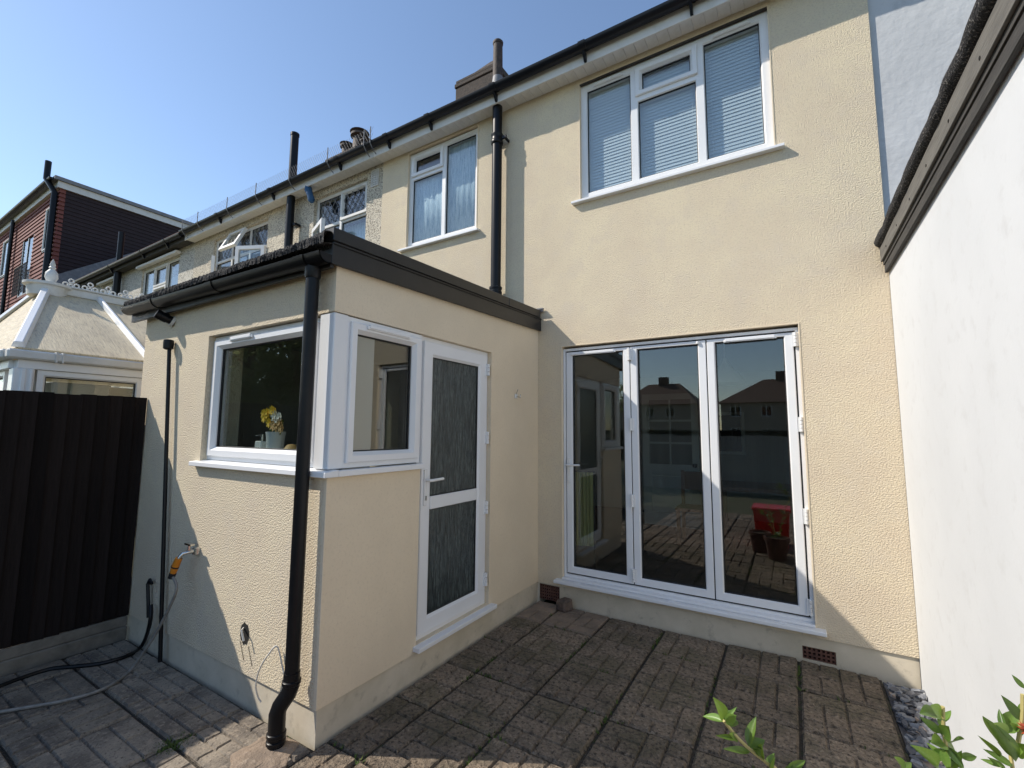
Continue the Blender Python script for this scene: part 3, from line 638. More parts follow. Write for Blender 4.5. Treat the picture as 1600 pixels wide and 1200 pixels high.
# ================================================================== SMALL THINGS ON OUR WALLS
hk = thing('wall_hook', 'small white wall hook on the shaded side wall right of the door', 'hook', (0, -.44, 1.94))
MB().box(.0, .012, -.46, -.42, 1.915, 1.955).build('plate', 'handle_white', hk, bevel=.003); MB().tube([(.01, -.44, 1.935), (.05, -.44, 1.925), (.055, -.44, 1.95)], .005, 6).tube([(.01, -.45, 1.95), (.04, -.47, 1.985), (.045, -.475, 1.99)], .004, 6).tube([(.01, -.43, 1.93), (.03, -.40, 1.925)], .004, 6).build('prong', 'chrome', hk)
tp = thing('garden_tap', 'metal outside tap with orange hose connector on the front wall', 'tap', (-1.32, YF, .8))
m = MB(); m.lathe((-1.33, YF-.004, .79), [(.001, -.03), (.03, -.02), (.03, .02), (.001, .03)], 12); m.tube([(-1.33, YF+.0, .79), (-1.335, YF-.05, .79), (-1.345, YF-.085, .785), (-1.36, YF-.1, .755)], .013, 10); m.build('spout', 'chrome', tp, smooth=True)
MB().tube([(-1.335, YF-.055, .80), (-1.335, YF-.055, .835)], .008, 8).box(-1.375, -1.29, YF-.068, YF-.042, .835, .847).build('lever', 'chrome', tp)
oc = MB().tube([(-1.36, YF-.10, .757), (-1.385, YF-.108, .70), (-1.40, YF-.112, .655)], [.021, .023, .019], 12).build('hose_connector', 'orange_plastic', tp, smooth=True)
MB().tube([(-1.384, YF-.1075, .703), (-1.387, YF-.109, .695)], .0245, 12).tube([(-1.398, YF-.112, .66), (-1.41, YF-.115, .625)], .02, 12).build('connector_band', 'gasket', oc)
gpt = lambda px, py, z=.012: at(px, py, 'z', z)
def smoothpath(pts, n=6):
    pts = [Vector(p) for p in pts]; out = []
    for i in range(len(pts)-1):
        p0, p1, p2, p3 = pts[max(i-1, 0)], pts[i], pts[i+1], pts[min(i+2, len(pts)-1)]
        for k in range(n):
            t = k/n; out.append(.5*((2*p1)+(p2-p0)*t+(2*p0-5*p1+4*p2-p3)*t*t+(3*p1-p0-3*p2+p3)*t**3))
    return out+[pts[-1]]
hp = smoothpath([(-1.405, YF-.113, .64), at(276, 920, 'y', YF-.115), at(262, 955, 'y', YF-.12), at(246, 985, 'y', YF-.13), at(232, 1008, 'y', YF-.15), gpt(205, 1046), gpt(180, 1066), gpt(150, 1081), gpt(100, 1095), gpt(50, 1104), gpt(-10, 1114), gpt(-120, 1130)])
tag(MB().tube(hp, .0095, 8).build('garden_hose', 'hose_grey', smooth=True), 'grey garden hose running from the tap across the shaded paving', 'hose')
wp = thing('waste_pipe', 'thin black waste pipe leaning down the left of the front wall', 'pipe', (-1.7, YF-.05, 0))
MB().tube([(-1.93, YF-.035, 2.25), (-1.665, YF-.035, -.02)], .0135, 10).build('pipe', 'black_plastic', wp, smooth=True)
MB().lathe((-1.935, YF-.04, 2.225), [(.02, 0), (.034, .01), (.036, .05), (.034, .075), (.02, .08)], 12).build('boss', 'black_plastic', wp, smooth=True)
MB().tube([at(232, 965, 'y', YF-.03), at(231, 912, 'y', YF-.03), at(234, 906, 'y', YF-.03), at(237, 912, 'y', YF-.03)], .012, 8).build('spur', 'black_plastic', wp, smooth=True)
fl = thing('boiler_flue', 'short black flue stub high on the front wall under the gutter', 'flue', (-1.72, YF, 2.42))
fa = at(272, 503, 'y', YF+.004); fb = at(247, 491, 'y', YF-.10); fd = (fb-fa).normalized()
MB().tube([fa, fa.lerp(fb, .5), fb], .033, 14).build('stub', 'black_plastic', fl, smooth=True)
MB().tube([fa, fa+fd*.02], .043, 14).build('seal_ring', 'upvc_old', fl, smooth=True)
MB().tube([fa+fd*.05, fa+fd*.09], .038, 14).tube([fb-fd*.02, fb+fd*.015], .038, 14).build('socket', 'black_plastic', fl, smooth=True)
cb = smoothpath([at(236, 945, 'y', YF-.04), at(234, 975, 'y', YF-.05), gpt(222, 1008), gpt(200, 1024), gpt(160, 1036), gpt(120, 1041), gpt(80, 1045), gpt(40, 1057), gpt(0, 1072), gpt(-100, 1110)])
tag(MB().tube(cb, .013, 8).build('drain_hose', 'black_plastic', smooth=True), 'black drain hose lying along the fence foot on the paving', 'hose')
# oval hole with cable end, loose cable loop
hl = thing('wall_hole', 'dark oval hole in the render with a cable stub, left of the downpipe', 'wall hole', (-.65, YF, .41))
hm = MB(); c = at(382, 990, 'y', YF-.002); n = 18
hm.add([c+Vector((math.cos(2*math.pi*k/n)*.048, 0, math.sin(2*math.pi*k/n)*.062*(1+.12*math.sin(3*k)))) for k in range(n)], [list(range(n))]); hm.build('hole_shade', 'hole_dark', hl, recalc=False)  # flat oval on the wall, the hole's shade is its dark colour
MB().tube([c+Vector((-.01, -.002, .03)), c+Vector((.02, -.03, .035)), c+Vector((.05, -.03, -.02))], .006, 6).build('cable_stub', 'wire_white', hl)
for (dx, dz) in ((-.04, -.09), (.05, -.10)): MB().tube([c+Vector((dx, -.001, dz+.04)), c+Vector((dx+.05, -.001, dz-.06))], .0016, 4).build('scratch', 'joint_soil', hl)
wy = lambda px, py, d=.01: at(px, py, 'y', YF-d)
lp = smoothpath([wy(446, 1066), wy(441, 1040), wy(433, 1010, .02), wy(420, 1022, .05), wy(406, 1045, .06), wy(400, 1070, .06), wy(403, 1088, .05), wy(408, 1097, .04)])
tag(MB().tube(lp, .0045, 6).build('loose_cable', 'wire_white', smooth=True), 'loose white cable loop poking out of the wall beside the downpipe', 'cable')
# loose block by the corner and stone at the pipe's foot
bk = MB(); R = random.Random(2)
bk.hexa([(.25, -.14, .0), (.36, -.17, .0), (.41, -.07, .0), (.30, -.04, .0), (.255, -.135, .085), (.355, -.165, .095), (.40, -.075, .105), (.305, -.045, .10)])
tag(bk.build('loose_brick', 'brick', bevel=.012), 'weathered loose brick lying by the bifold sill at the inner corner', 'brick')
st = MB(); n = 12
st.lathe((DX-.05, DY-.10, -.012), [(.15, 0), (.155, .012), (.11, .022), (.03, .026)], n)
for v in st.v: v.x += .02*math.sin(v.y*60); v.y += .02*math.sin(v.x*47)
tag(st.build('flat_stone', 'slab_warm', bevel=.004), 'flat sunlit stone under the foot of the black downpipe', 'stone')

# ================================================================== FENCE
fx = -2.33
fence = thing('garden_fence', 'very dark close-boarded timber fence on a concrete gravel board', 'fence', (fx, -4, 0))
bm_ = MB().hexa([(-.009, -.044, 0), (.001, -.044, 0), (.020, .044, 0), (-.009, .044, 0), (-.009, -.044, 1.70), (.001, -.044, 1.70), (.020, .044, 1.70), (-.009, .044, 1.70)]).mesh('fence_board', 'fence_wood')
y = -2.475; k = 0
while y > -6.6:
    inst('fence_board', bm_, fence, (fx-.012, y, .165+rnd.uniform(-.004, .004)), (0, 0, rnd.uniform(-.02, .02))); y -= .079
MB().box(fx-.03, fx+.012, -6.6, -2.43, -.02, .085).build('gravel_board', 'concrete', fence, bevel=.008)
MB().box(fx-.02, fx+.004, -6.6, -2.43, .086, .16).build('gravel_board', 'concrete', fence, bevel=.006)
for z in (.4, 1.0, 1.6): MB().box(fx-.07, fx-.025, -6.6, -2.43, z, z+.06).build('rail', 'fence_wood', fence)
for y in (-4.3, -6.2): MB().box(fx-.13, fx-.071, y, y+.09, -.05, 1.86).build('post', 'fence_wood', fence)

# ================================================================== RIGHT NEIGHBOUR
nr = thing('neighbour_extension', 'bright white rendered extension wall on the right with weathered flat-roof edge', 'extension', (XR, -3, 0))
MB().box(XR, 6.5, -3.6, -.006, -.05, 2.80).build('wall', 'white_render', nr)
yb, yf = -.012, -3.7
MB().box(2.775, 6.6, yf, yb, 2.80, 2.93).build('roof_deck', 'wood_dark', nr)
MB().box(2.762, 2.774, yf, yb, 2.825, 2.925).build('fascia', 'wood_grey', nr, bevel=.002)
for y in [-.25-.36*k for k in range(9)]: MB().tube([(2.7625, y, 2.86), (2.760, y, 2.86)], .007, 6).build('nail', 'hole_dark', nr)
MB().box(2.781, 2.80, yf, yb, 2.742, 2.7995).build('lower_board', 'wood_dark', nr, bevel=.003)
m = MB(); R = random.Random(8); ys = [yb+(yf-yb)*k/40 for k in range(41)]
m.tube([(2.775+R.uniform(-.004, .004), y, 2.968+R.uniform(-.006, .006)) for y in ys], .042, 10); m.box(2.78, 6.6, yf, yb, 2.931, 2.985)
m.build('felt_roll', 'felt', nr, smooth=True)
hr = thing('pale_neighbour_house', 'pale blue-white rendered house wall adjoining on the right', 'house', (5, .08, 0))
wallmesh('wall', wall(MB(), lambda u, v, w: Vector((u, .022-w, v)), XR+.001, 7.9, -.05, 5.34, -.2, 0, []), 'pale_render', hr)
MB().box(XR+.002, 7.9, 6.9, 7.1, -.05, 5.34).box(7.7, 7.9, .29, 6.89, -.05, 5.34).build('shell_wall', 'pale_render', hr)
roof(XR+.001, 7.9, hr); eaves(XR+.001, 7.9, hr, boards=False, joints=(3.6,))

# ================================================================== LEFT NEIGHBOURS
def shell(x0, x1, parent, m_):
    MB().box(x0, x1, 7.0, 7.2, -.05, 5.34).box(x0, x0+.1, .23, 6.99, -.05, 5.34).box(x1-.1, x1, .23, 6.99, -.05, 5.34).box(x0+.11, x1-.11, 1.8, 1.9, 2.5, 5.3).box(x0+.11, x1-.11, .23, 1.79, 3.2, 3.3).build('inner_wall', 'room_wall', parent)
NF = lambda u, v, w: Vector((u, -w, v))
n1 = thing('pebbledash_house', 'pebbledashed terraced house with leaded windows and open sashes next to the cream house', 'house', (-5, 0, 0))
NA = (-6.83, -5.08, 3.95, 5.10); NB = (-3.86, -2.69, 3.95, 5.10); X1a, X1b = -7.56, XLH
wallmesh('wall', wall(MB(), NF, X1a, X1b-.001, -.05, 5.34, -.22, -.012, [NA, NB]), 'pebbledash', n1)
shell(X1a, X1b-.002, n1, None); r1 = roof(X1a, X1b-.002, n1)
eaves(X1a, X1b-.002, n1, fascia='upvc_old', joints=(-3.0, -4.6, -6.2), boards=True)
c1 = chimney(r1, -8.25, -7.0, 3.2, 3.8, 7.6, 8.85, [(-7.75, .15, .45), (-7.25, .2, .62), (-7.0, .14, .3)])
wa = window(n1, NF, *NA, .06, [(-6.83, -6.26, 4.66, 5.10, 'fixed'), (-6.26, -5.68, 4.66, 5.10, 'open'), (-5.68, -5.08, 4.66, 5.10, 'fixed'), (-6.83, -6.26, 3.95, 4.66, 'open'), (-6.26, -5.68, 3.95, 4.66, 'fixed'), (-5.68, -5.08, 3.95, 4.66, 'sash')][:0] or
            [(-6.83, -6.26, 4.66, 5.10, 'fixed'), (-6.26, -5.68, 4.66, 5.10, 'fixed'), (-5.68, -5.08, 4.66, 5.10, 'fixed'), (-6.83, -6.26, 3.95, 4.66, 'fixed'), (-6.26, -5.68, 3.95, 4.66, 'fixed'), (-5.68, -5.08, 3.95, 4.66, 'fixed')], fw=.05, upvc='upvc_old', label='leaded window with two casements and a fanlight standing open')
for (a, b) in ((-6.83, -6.26), (-6.26, -5.68), (-5.68, -5.08)): leading(wa, NF, a+.04, b-.04, 4.70, 5.06, -.075, .12)
def open_sash(win, org, du, dv, w, h, mname='upvc'):
    """sash hinged at org, spanning du*w and dv*h"""
    org = Vector(org); du = Vector(du).normalized(); dv = Vector(dv).normalized(); nn = du.cross(dv)
    f = lambda u, v, ww: org+du*u+dv*v+nn*ww
    s = MB().ring(f, 0, w, 0, h, [(0, -.025), (0, .025), (.06, .025), (.06, -.025)]).build('open_sash', mname, win)
    return s, f
def opane(win, f, w, h): ubox(MB(), f, .06, w-.06, .06, h-.06, -.006, .006).build('pane', 'glass_up', win)
s, f = open_sash(wa, (-6.80, -.0, 3.99), (1, -.45, 0), (0, 0, 1), .52, .64); opane(wa, f, .52, .64)
s, f = open_sash(wa, (-5.10, -.0, 3.99), (-1, -.45, 0), (0, 0, 1), .52, .64); opane(wa, f, .52, .64)
s, f = open_sash(wa, (-6.23, .0, 5.07), (1, 0, 0), (0, -.42, -.9), .52, .40); opane(wa, f, .52, .38); leading(wa, f, .06, .46, .06, .32, 0, .11)
wb1 = window(n1, NF, *NB, .06, [(-3.86, -3.29, 4.62, 5.10, 'fixed'), (-3.29, -2.69, 4.62, 5.10, 'sash'), (-3.86, -3.29, 3.95, 4.62, 'fixed'), (-3.29, -2.69, 3.95, 4.62, 'fixed')], fw=.05, upvc='upvc_old', label='leaded window with its lower left casement open')
leading(wb1, NF, -3.81, -3.32, 4.66, 5.06, -.075, .12); leading(wb1, NF, -3.23, -2.75, 4.68, 5.04, -.06, .12)
s, f = open_sash(wb1, (-3.83, -.0, 3.99), (1, -.38, 0), (0, 0, 1), .52, .60); opane(wb1, f, .52, .60)
curtain('net_curtain', -5.66, -5.10, 3.97, 4.64, .2, 'curtain_pale', 'pale curtain behind the leaded window with the open fanlight')
curtain('net_curtain', -3.84, -2.71, 3.97, 4.60, .2, 'net', 'net curtain behind the leaded window nearest the cream house')
np_ = MB().tube([(-4.29, -.10, 2.6), (-4.29, -.10, 5.21)], .06, 14).build('soil_pipe', 'black_plastic', n1, smooth=True)
MB().tube([(-4.285, -.10, 5.38), (-4.285, -.10, 6.2)], .06, 14).tube([(-4.285, -.10, 6.2), (-4.285, -.10, 6.24)], .066, 14).build('vent_pipe', 'black_plastic', np_, smooth=True)
MB().box(-4.225, -4.16, -.1, -.0, 4.72, 4.76).build('pipe_bracket', 'black_plastic', np_)
ab = MB(); wall(ab, NF, -2.60, -2.46, 4.92, 5.16, -.011, .004, [(-2.60+.012+i*.032, -2.60+.034+i*.032, 4.93+j*.032, 4.952+j*.032) for i in range(4) for j in range(7)]); wallmesh('wall_vent', ab, 'upvc_old', n1)
rg = MB().hexa([(-3.83, -.14, 5.2), (-3.74, -.14, 5.2), (-3.74, -.1, 5.2), (-3.83, -.1, 5.2), (-3.85, -.16, 5.23), (-3.75, -.16, 5.24), (-3.76, -.1, 5.24), (-3.84, -.1, 5.23)])
rg = MB().tube([(-3.82, -.13, 5.22), (-3.80, -.14, 5.16), (-3.77, -.13, 5.08), (-3.74, -.12, 4.99), (-3.73, -.12, 4.96)], [.045, .055, .045, .05, .03], 8)
tag(rg.build('blue_rag', 'blue_rag', smooth=True), 'crumpled blue plastic rag hanging from the pebbledash house soffit', 'rag')
# bird guard
bg = thing('bird_guard', 'wire bird netting on bent posts along the pebbledash house gutter', 'bird netting', (-5, -.28, 5.3))
for x in (-2.30, -2.42, -3.16, -4.05, -4.94, -5.81, -6.82, -7.4):
    MB().tube([(x, -.19, 5.20), (x, -.25, 5.235), (x, -.300, 5.30), (x, -.297, 5.52)], .007, 5).build('post', 'lead', bg)
nm = MB(); x = -7.4; cwid = .05
while x < -2.3:
    for j in range(4):
        z = 5.335+j*.042; o2 = cwid/2 if j % 2 else 0
        for s in (-1, 1): nm.tube([(x+o2, -.297, z), (x+o2+s*cwid/2, -.297, z+.042)], .0013, 3, False)
    x += cwid
nm.build('netting', 'lead', bg, kind='stuff', recalc=False)
n2 = thing('far_pebbledash_house', 'second pebbledash house along with a three-light white window', 'house', (-10, 0, 0))
NC = (-9.93, -8.18, 3.9, 5.08)
wallmesh('wall', wall(MB(), NF, -12.76, X1a-.001, -.05, 5.34, -.22, -.012, [NC, (-12.25, -11.3, 3.9, 5.1)]), 'pebbledash_grey', n2)
shell(-12.76, X1a-.002, n2, None); roof(-12.76, X1a-.002, n2); eaves(-12.76, X1a-.002, n2, fascia='wood_dark', joints=(-8.2, -9.3, -11), boards=False, gz=5.30)
window(n2, NF, *NC, .05, [(-9.93, -9.38, 3.9, 5.08, 'fixed'), (-9.38, -8.76, 4.6, 5.08, 'sash'), (-9.38, -8.76, 3.9, 4.6, 'sash'), (-8.76, -8.18, 3.9, 5.08, 'fixed')], upvc='upvc_old', label='white three-light window')
window(n2, NF, -12.25, -11.3, 3.9, 5.1, .05, [(-12.25, -11.8, 3.9, 5.1, 'fixed'), (-11.8, -11.3, 3.9, 5.1, 'fixed')], upvc='upvc_old', label='small two-light window partly behind a pipe')
MB().box(-10.0, -8.12, -.09, -.002, 5.10, 5.15).build('window_hood', 'soffit_white', n2); MB().box(-12.3, -11.25, -.09, -.002, 5.11, 5.16).build('window_hood', 'soffit_white', n2)
curtain('net_curtain', -9.9, -8.2, 3.92, 4.8, .2, 'curtain_pale', 'pale curtain in the three-light window of the second pebbledash house')
n2p = MB().tube([(-10.95, -.1, 2.5), (-10.95, -.1, 5.2)], .07, 12).tube([(-10.95, -.1, 5.36), (-10.95, -.1, 6.15)], .06, 12).build('soil_pipe', 'black_plastic', n2, smooth=True)
n3 = thing('grey_neighbour_house', 'grey pebbledash house half hidden behind the conservatory ridge', 'house', (-15, 0, 0))
wallmesh('wall', wall(MB(), NF, -17.94, -12.761, -.05, 5.34, -.22, -.012, []), 'pebbledash_grey', n3); roof(-17.94, -12.762, n3); eaves(-17.94, -12.762, n3, fascia='wood_dark', boards=False, gz=5.30, joints=(-14, -16))
MB().box(-17.9, -12.8, 7, 7.2, -.05, 5.34).build('shell_wall', 'pebbledash_grey', n3)
# dormer house
n4 = thing('dormer_house', 'house with a big red tile-hung loft dormer and flat grey roof', 'house', (-21, 0, 0))
wallmesh('wall', wall(MB(), NF, -26.5, -17.95, -.05, 5.34, -.22, -.012, []), 'pebbledash_grey', n4); eaves(-26.5, -17.95, n4, fascia='wood_dark', boards=False, gz=5.30)
roof(-26.5, -17.95, n4)
D0, D1, DZ0, DZ1 = -25.8, -17.96, 5.75, 9.42; DYF = .34
def cheek(y0, y1, z0, z1):
    m = MB(); 
    rows = 28; h = (z1-z0)/rows
    for k in range(rows):
        z = z0+k*h; m.hexa([(D1-.02, y0, z), (D1+.022, y0, z), (D1+.022, y1, z), (D1-.02, y1, z), (D1-.02, y0, z+h), (D1+.002, y0, z+h), (D1+.002, y1, z+h), (D1-.02, y1, z+h)])
    return m
dm = MB().box(D0, D1-.021, DYF+.021, 5.0, DZ0, DZ1); do = dm.build('dormer', 'red_tile_shaded', n4, label='tile-hung loft dormer')
cheek(DYF+.02, 5.0, DZ0, DZ1).build('tile_hanging', 'red_tile_shaded', do, kind='stuff')
holes = [(-19.25, -18.3, 7.5, 9.05), (-21.7, -20.4, 6.3, 8.5), (-24.6, -23.4, 7.5, 9.05)]
tm = MB(); rows = 26; h = (DZ1-DZ0)/rows
R = random.Random(4)
for k in range(rows):
    z = DZ0+k*h; xs = [D0]
    segs = [(D0, D1)]
    for (a, b, c, d) in holes:
        if c < z+h/2 < d: segs = [q for (p, r) in segs for q in ((p, min(r, a)), (max(p, b), r)) if q[1]-q[0] > .01]
    for (p, r) in segs:
        tm.hexa([(p, DYF-.032, z), (r, DYF-.032, z), (r, DYF+.02, z), (p, DYF+.02, z), (p, DYF-.004, z+h), (r, DYF-.004, z+h), (r, DYF+.02, z+h), (p, DYF+.02, z+h)])
tm.build('tile_hanging', 'red_tile', do, kind='stuff')
qt = MB()
for k in range(rows):
    z = DZ0+k*h; qt.hexa([(D1-.05, DYF-.05, z), (D1+.05, DYF-.05, z), (D1+.05, DYF+.12, z), (D1-.05, DYF+.12, z), (D1-.05, DYF-.01, z+h), (D1+.008, DYF-.01, z+h), (D1+.008, DYF+.12, z+h), (D1-.05, DYF+.12, z+h)])
qt.build('corner_tiles', 'red_tile', do, kind='stuff')
DFR = lambda u, v, w: Vector((u, DYF-w, v))
for (a, b, c, d) in (holes[0], holes[2]): window(n4, DFR, a, b, c, d, -.01, [(a, b, c, d, 'sash')], upvc='upvc_old', label='white dormer window'); 
w3 = window(n4, DFR, *holes[1], -.01, [(holes[1][0], -21.05, 6.3, 8.5, 'fixed'), (-21.05, holes[1][1], 6.3, 8.5, 'fixed')], upvc='upvc_old', label='tall pair of glazed doors behind a railing')
m = MB()
for k in range(12): m.tube([(-21.85+k*.14, DYF-.12, 6.3), (-21.85+k*.14, DYF-.12, 7.35)], .012, 5)
m.tube([(-21.9, DYF-.12, 7.35), (-20.25, DYF-.12, 7.35)], .02, 6); m.build('balcony_railing', 'gasket', n4)
for (a, b) in ((-19.2, -18.35), (-21.6, -20.5)): curtain('net_curtain', a, b, 6.4 if a < -20 else 7.55, 8.4 if a < -20 else 9.0, DYF-.035+.1, 'curtain_pale', 'pale blind in the ' + ('glazed balcony doors' if a < -20 else 'corner window')+' of the red dormer', freq=20)
MB().box(D0-.2, D1+.15, DYF-.2, 5.2, DZ1+.22, DZ1+.34).build('dormer_roof', 'lead', do); MB().box(D0-.1, D1+.08, DYF-.1, 5.1, DZ1+.001, DZ1+.219).build('dormer_fascia', 'upvc_old', do)
halfround(MB(), (D0-.2, DYF-.26, DZ1+.25), (D1+.1, DYF-.26, DZ1+.25), .07, (0, -1, 0)).build('dormer_gutter', 'black_plastic', do, smooth=True)
MB().tube([(D1-.06, DYF-.12, 5.9), (D1-.06, DYF-.12, 9.25), (D1-.28, DYF-.3, 9.7), (D1-.28, DYF-.3, 10.3)], .085, 12).build('flue_pipe', 'black_plastic', do, smooth=True)
MB().tube([(-22.9, DYF-.12, 5.8), (-22.9, DYF-.12, 9.5)], .06, 8).build('downpipe', 'black_plastic', do, smooth=True)
MB().hexa([(D1+.025, .3, 5.6), (D1+.07, .3, 5.6), (D1+.07, 4.2, 8.45), (D1+.025, 4.2, 8.45), (D1+.025, .3, 6.43), (D1+.07, .3, 6.43), (D1+.07, 4.2, 9.28), (D1+.025, 4.2, 9.28)]).build('flashing', 'lead', do)

# ================================================================== CONSERVATORY
_nt = MATS['polycarb'].node_tree; _t = _nt.nodes.new('ShaderNodeBsdfTranslucent'); _t.inputs[0].default_value = (.85, .76, .56, 1); _m = _nt.nodes.new('ShaderNodeMixShader'); _m.inputs[0].default_value = .22
_nt.links.new(_nt.nodes['Principled BSDF'].outputs[0], _m.inputs[1]); _nt.links.new(_t.outputs[0], _m.inputs[2]); _nt.links.new(_m.outputs[0], _nt.nodes['Material Output'].inputs[0])
cn = thing('conservatory', 'white conservatory with cream polycarbonate hipped roof and ridge cresting beyond the fence', 'conservatory', (-4.3, -1.5, 0))
CX0, CX1, CY0 = -6.4, -3.0, -3.06; EZ = 2.235; RX, RYF, RZ = -4.5, -2.63, 3.05; CYB = -.02
def slab3(pts, t, m):
    a = [Vector(p) for p in pts]; nn = (a[1]-a[0]).cross(a[2]-a[0]).normalized()*t; n = len(a)
    return m.add(a+[p+nn for p in a], [list(range(n))[::-1], list(range(n, 2*n))]+[(i, (i+1) % n, n+(i+1) % n, n+i) for i in range(n)])
pan = lambda y: Vector((CX1, y, EZ)); top = lambda y: Vector((RX, y, RZ))
ys = [CY0, -2.2, -1.45, -.72, CYB]; yt = [RYF, -2.2, -1.45, -.72, CYB]
for i in range(4): slab3([pan(ys[i]), pan(ys[i+1]), top(yt[i+1]), top(yt[i])], .016, MB()).build('roof_panel', 'polycarb', cn)
for i in range(4): slab3([(CX0, ys[i+1], EZ), (CX0, ys[i], EZ), top(yt[i]), top(yt[i+1])], .016, MB()).build('roof_panel', 'polycarb', cn)
slab3([(CX0, CY0, EZ), (CX1, CY0, EZ), top(RYF)], .016, MB()).build('roof_panel', 'polycarb', cn)
def bar(p, q, w=.03, h=.045, name='glazing_bar'):
    p = Vector(p); q = Vector(q); t = (q-p).normalized(); s = t.cross(Vector((0, 0, 1))).normalized(); n = s.cross(t)
    m = MB(); m.hexa([p-s*w, p+s*w, q+s*w, q-s*w, p-s*w*.6+n*h, p+s*w*.6+n*h, q+s*w*.6+n*h, q-s*w*.6+n*h]); return m.build(name, 'upvc', cn, bevel=.004)
bar((CX1, CY0, EZ+.01), (RX+.05, RYF, RZ), .04, .05, 'hip_bar'); bar((CX0, CY0, EZ+.01), (RX-.05, RYF, RZ), .05, .06, 'hip_bar')
for y in ys[1:4]: bar(pan(y)+Vector((0, 0, .012)), top(y)+Vector((.04, 0, .0)), .024, .05); bar(Vector((CX0, y, EZ+.012)), top(y), .024, .05)
MB().box(RX-.07, RX+.07, RYF+.1, CYB, RZ-.01, RZ+.07).box(RX-.09, RX+.09, RYF+.1, CYB, RZ+.0705, RZ+.09).build('ridge', 'upvc_old', cn, bevel=.006)
MB().lathe((RX, RYF+.02, RZ-.06), [(.15, 0), (.16, .1), (.19, .11), (.19, .135), (.1, .15)], 20).build('ridge_end', 'upvc_old', cn, smooth=True)
MB().lathe((RX, RYF+.04, RZ+.09), [(.05, 0), (.035, .02), (.055, .07), (.05, .12), (.02, .16), (.03, .175), (.02, .19), (.025, .21), (.004, .27)], 12).build('finial', 'upvc_old', cn, smooth=True)
y = RYF+.2; k = 0
cm = MB()
for (a, r, cx, cz) in ((0, .022, -.045, .03), (0, .022, .045, .03), (0, .022, 0, .075), (0, .018, 0, .02)):
    cm.tube([(0, cx+math.cos(t*math.pi/4)*r, cz+math.sin(t*math.pi/4)*r) for t in range(9)], .008, 5, False)
cme = cm.mesh('cresting', 'upvc_old')
while y < -.1: inst('cresting', cme, cn, (RX, y, RZ+.092)); y += .16
# gutter, frame, glazing
gm_ = MB(); gm_.box(CX1, CX1+.09, CY0-.07, CYB, EZ-.085, EZ-.012); gm_.box(CX0, CX1-.001, CY0-.09, CY0, EZ-.085, EZ-.012); gm_.build('gutter', 'upvc_old', cn, bevel=.012)
for y in (-2.82, -2.86): MB().box(CX1-.001, CX1+.097, y, y+.012, EZ-.092, EZ-.006).build('gutter_clip', 'upvc_old', cn)
MB().box(CX1-.06, CX1+.04, CY0+.0, CYB, EZ-.155, EZ-.086).box(CX0, CX1-.061, CY0-.03, CY0+.06, EZ-.155, EZ-.086).build('eaves_beam', 'upvc', cn, bevel=.004)
CSD = lambda u, v, w: Vector((CX1+.02+w, u, v)); CFD = lambda u, v, w: Vector((u, CY0+.0-w, v))
MB().box(CX1-.08, CX1+.045, CY0-.02, CY0+.10, -.05, EZ-.156).box(CX1-.03, CX1+.062, CY0+.02, CY0+.05, .6, EZ-.157).box(CX1-.03, CX1+.06, CY0+.07, CY0+.09, .6, EZ-.157).build('corner_post', 'upvc', cn, bevel=.006)
cells = [(-2.94, -2.26, .75, EZ-.157, 'fixed'), (-2.26, -1.5, .75, EZ-.157, 'fixed'), (-1.5, -.75, .75, EZ-.157, 'fixed'), (-.75, -.02, .75, EZ-.157, 'fixed')]
window(cn, CSD, -2.94, -.02, .75, EZ-.157, 0, cells, fw=.05, upvc='upvc', gl='glass')
cells = [(CX0+.1+i*.6, CX0+.7+i*.6, .75, EZ-.157, 'fixed') for i in range(5)]
window(cn, CFD, CX0+.1, CX0+3.1, .75, EZ-.157, 0, cells, fw=.05, upvc='upvc', gl='glass')
MB().box(CX1-.1, CX1+.03, CY0+.1, CYB, -.05, .749).box(CX0, CX1-.101, CY0, CY0+.1, -.05, .749).build('dwarf_wall', 'brick', cn)
MB().box(CX0-.1, CX0, CY0, CYB, -.05, EZ-.02).build('party_wall', 'pale_cladding', cn)
for z in (.9, 1.12, 1.34, 1.56, 1.78): MB().box(CX0+.001, CX0+.02, CY0+.1, CYB, z, z+.205).build('cladding_board', 'pale_cladding', cn, bevel=.004)
cbx = MB().box(-3.30, -3.08, -2.82, -2.44, 1.2, 2.0)
# cardboard box needs a shelf under it
sh_ = thing('shelf_unit', 'plain pale shelf unit inside the conservatory, under the card box', 'shelf', (-3.2, -2.6, 0)); MB().box(-3.34, -3.06, -2.9, -2.2, 1.16, 1.199).build('shelf', 'pale_cladding', sh_); MB().box(-3.34, -3.06, -2.9, -2.87, -.05, 1.159).box(-3.34, -3.06, -2.23, -2.2, -.05, 1.159).build('side', 'pale_cladding', sh_)
tag(cbx.build('card_box', 'card', bevel=.01), 'beige box standing behind the conservatory glass above the fence', 'box')

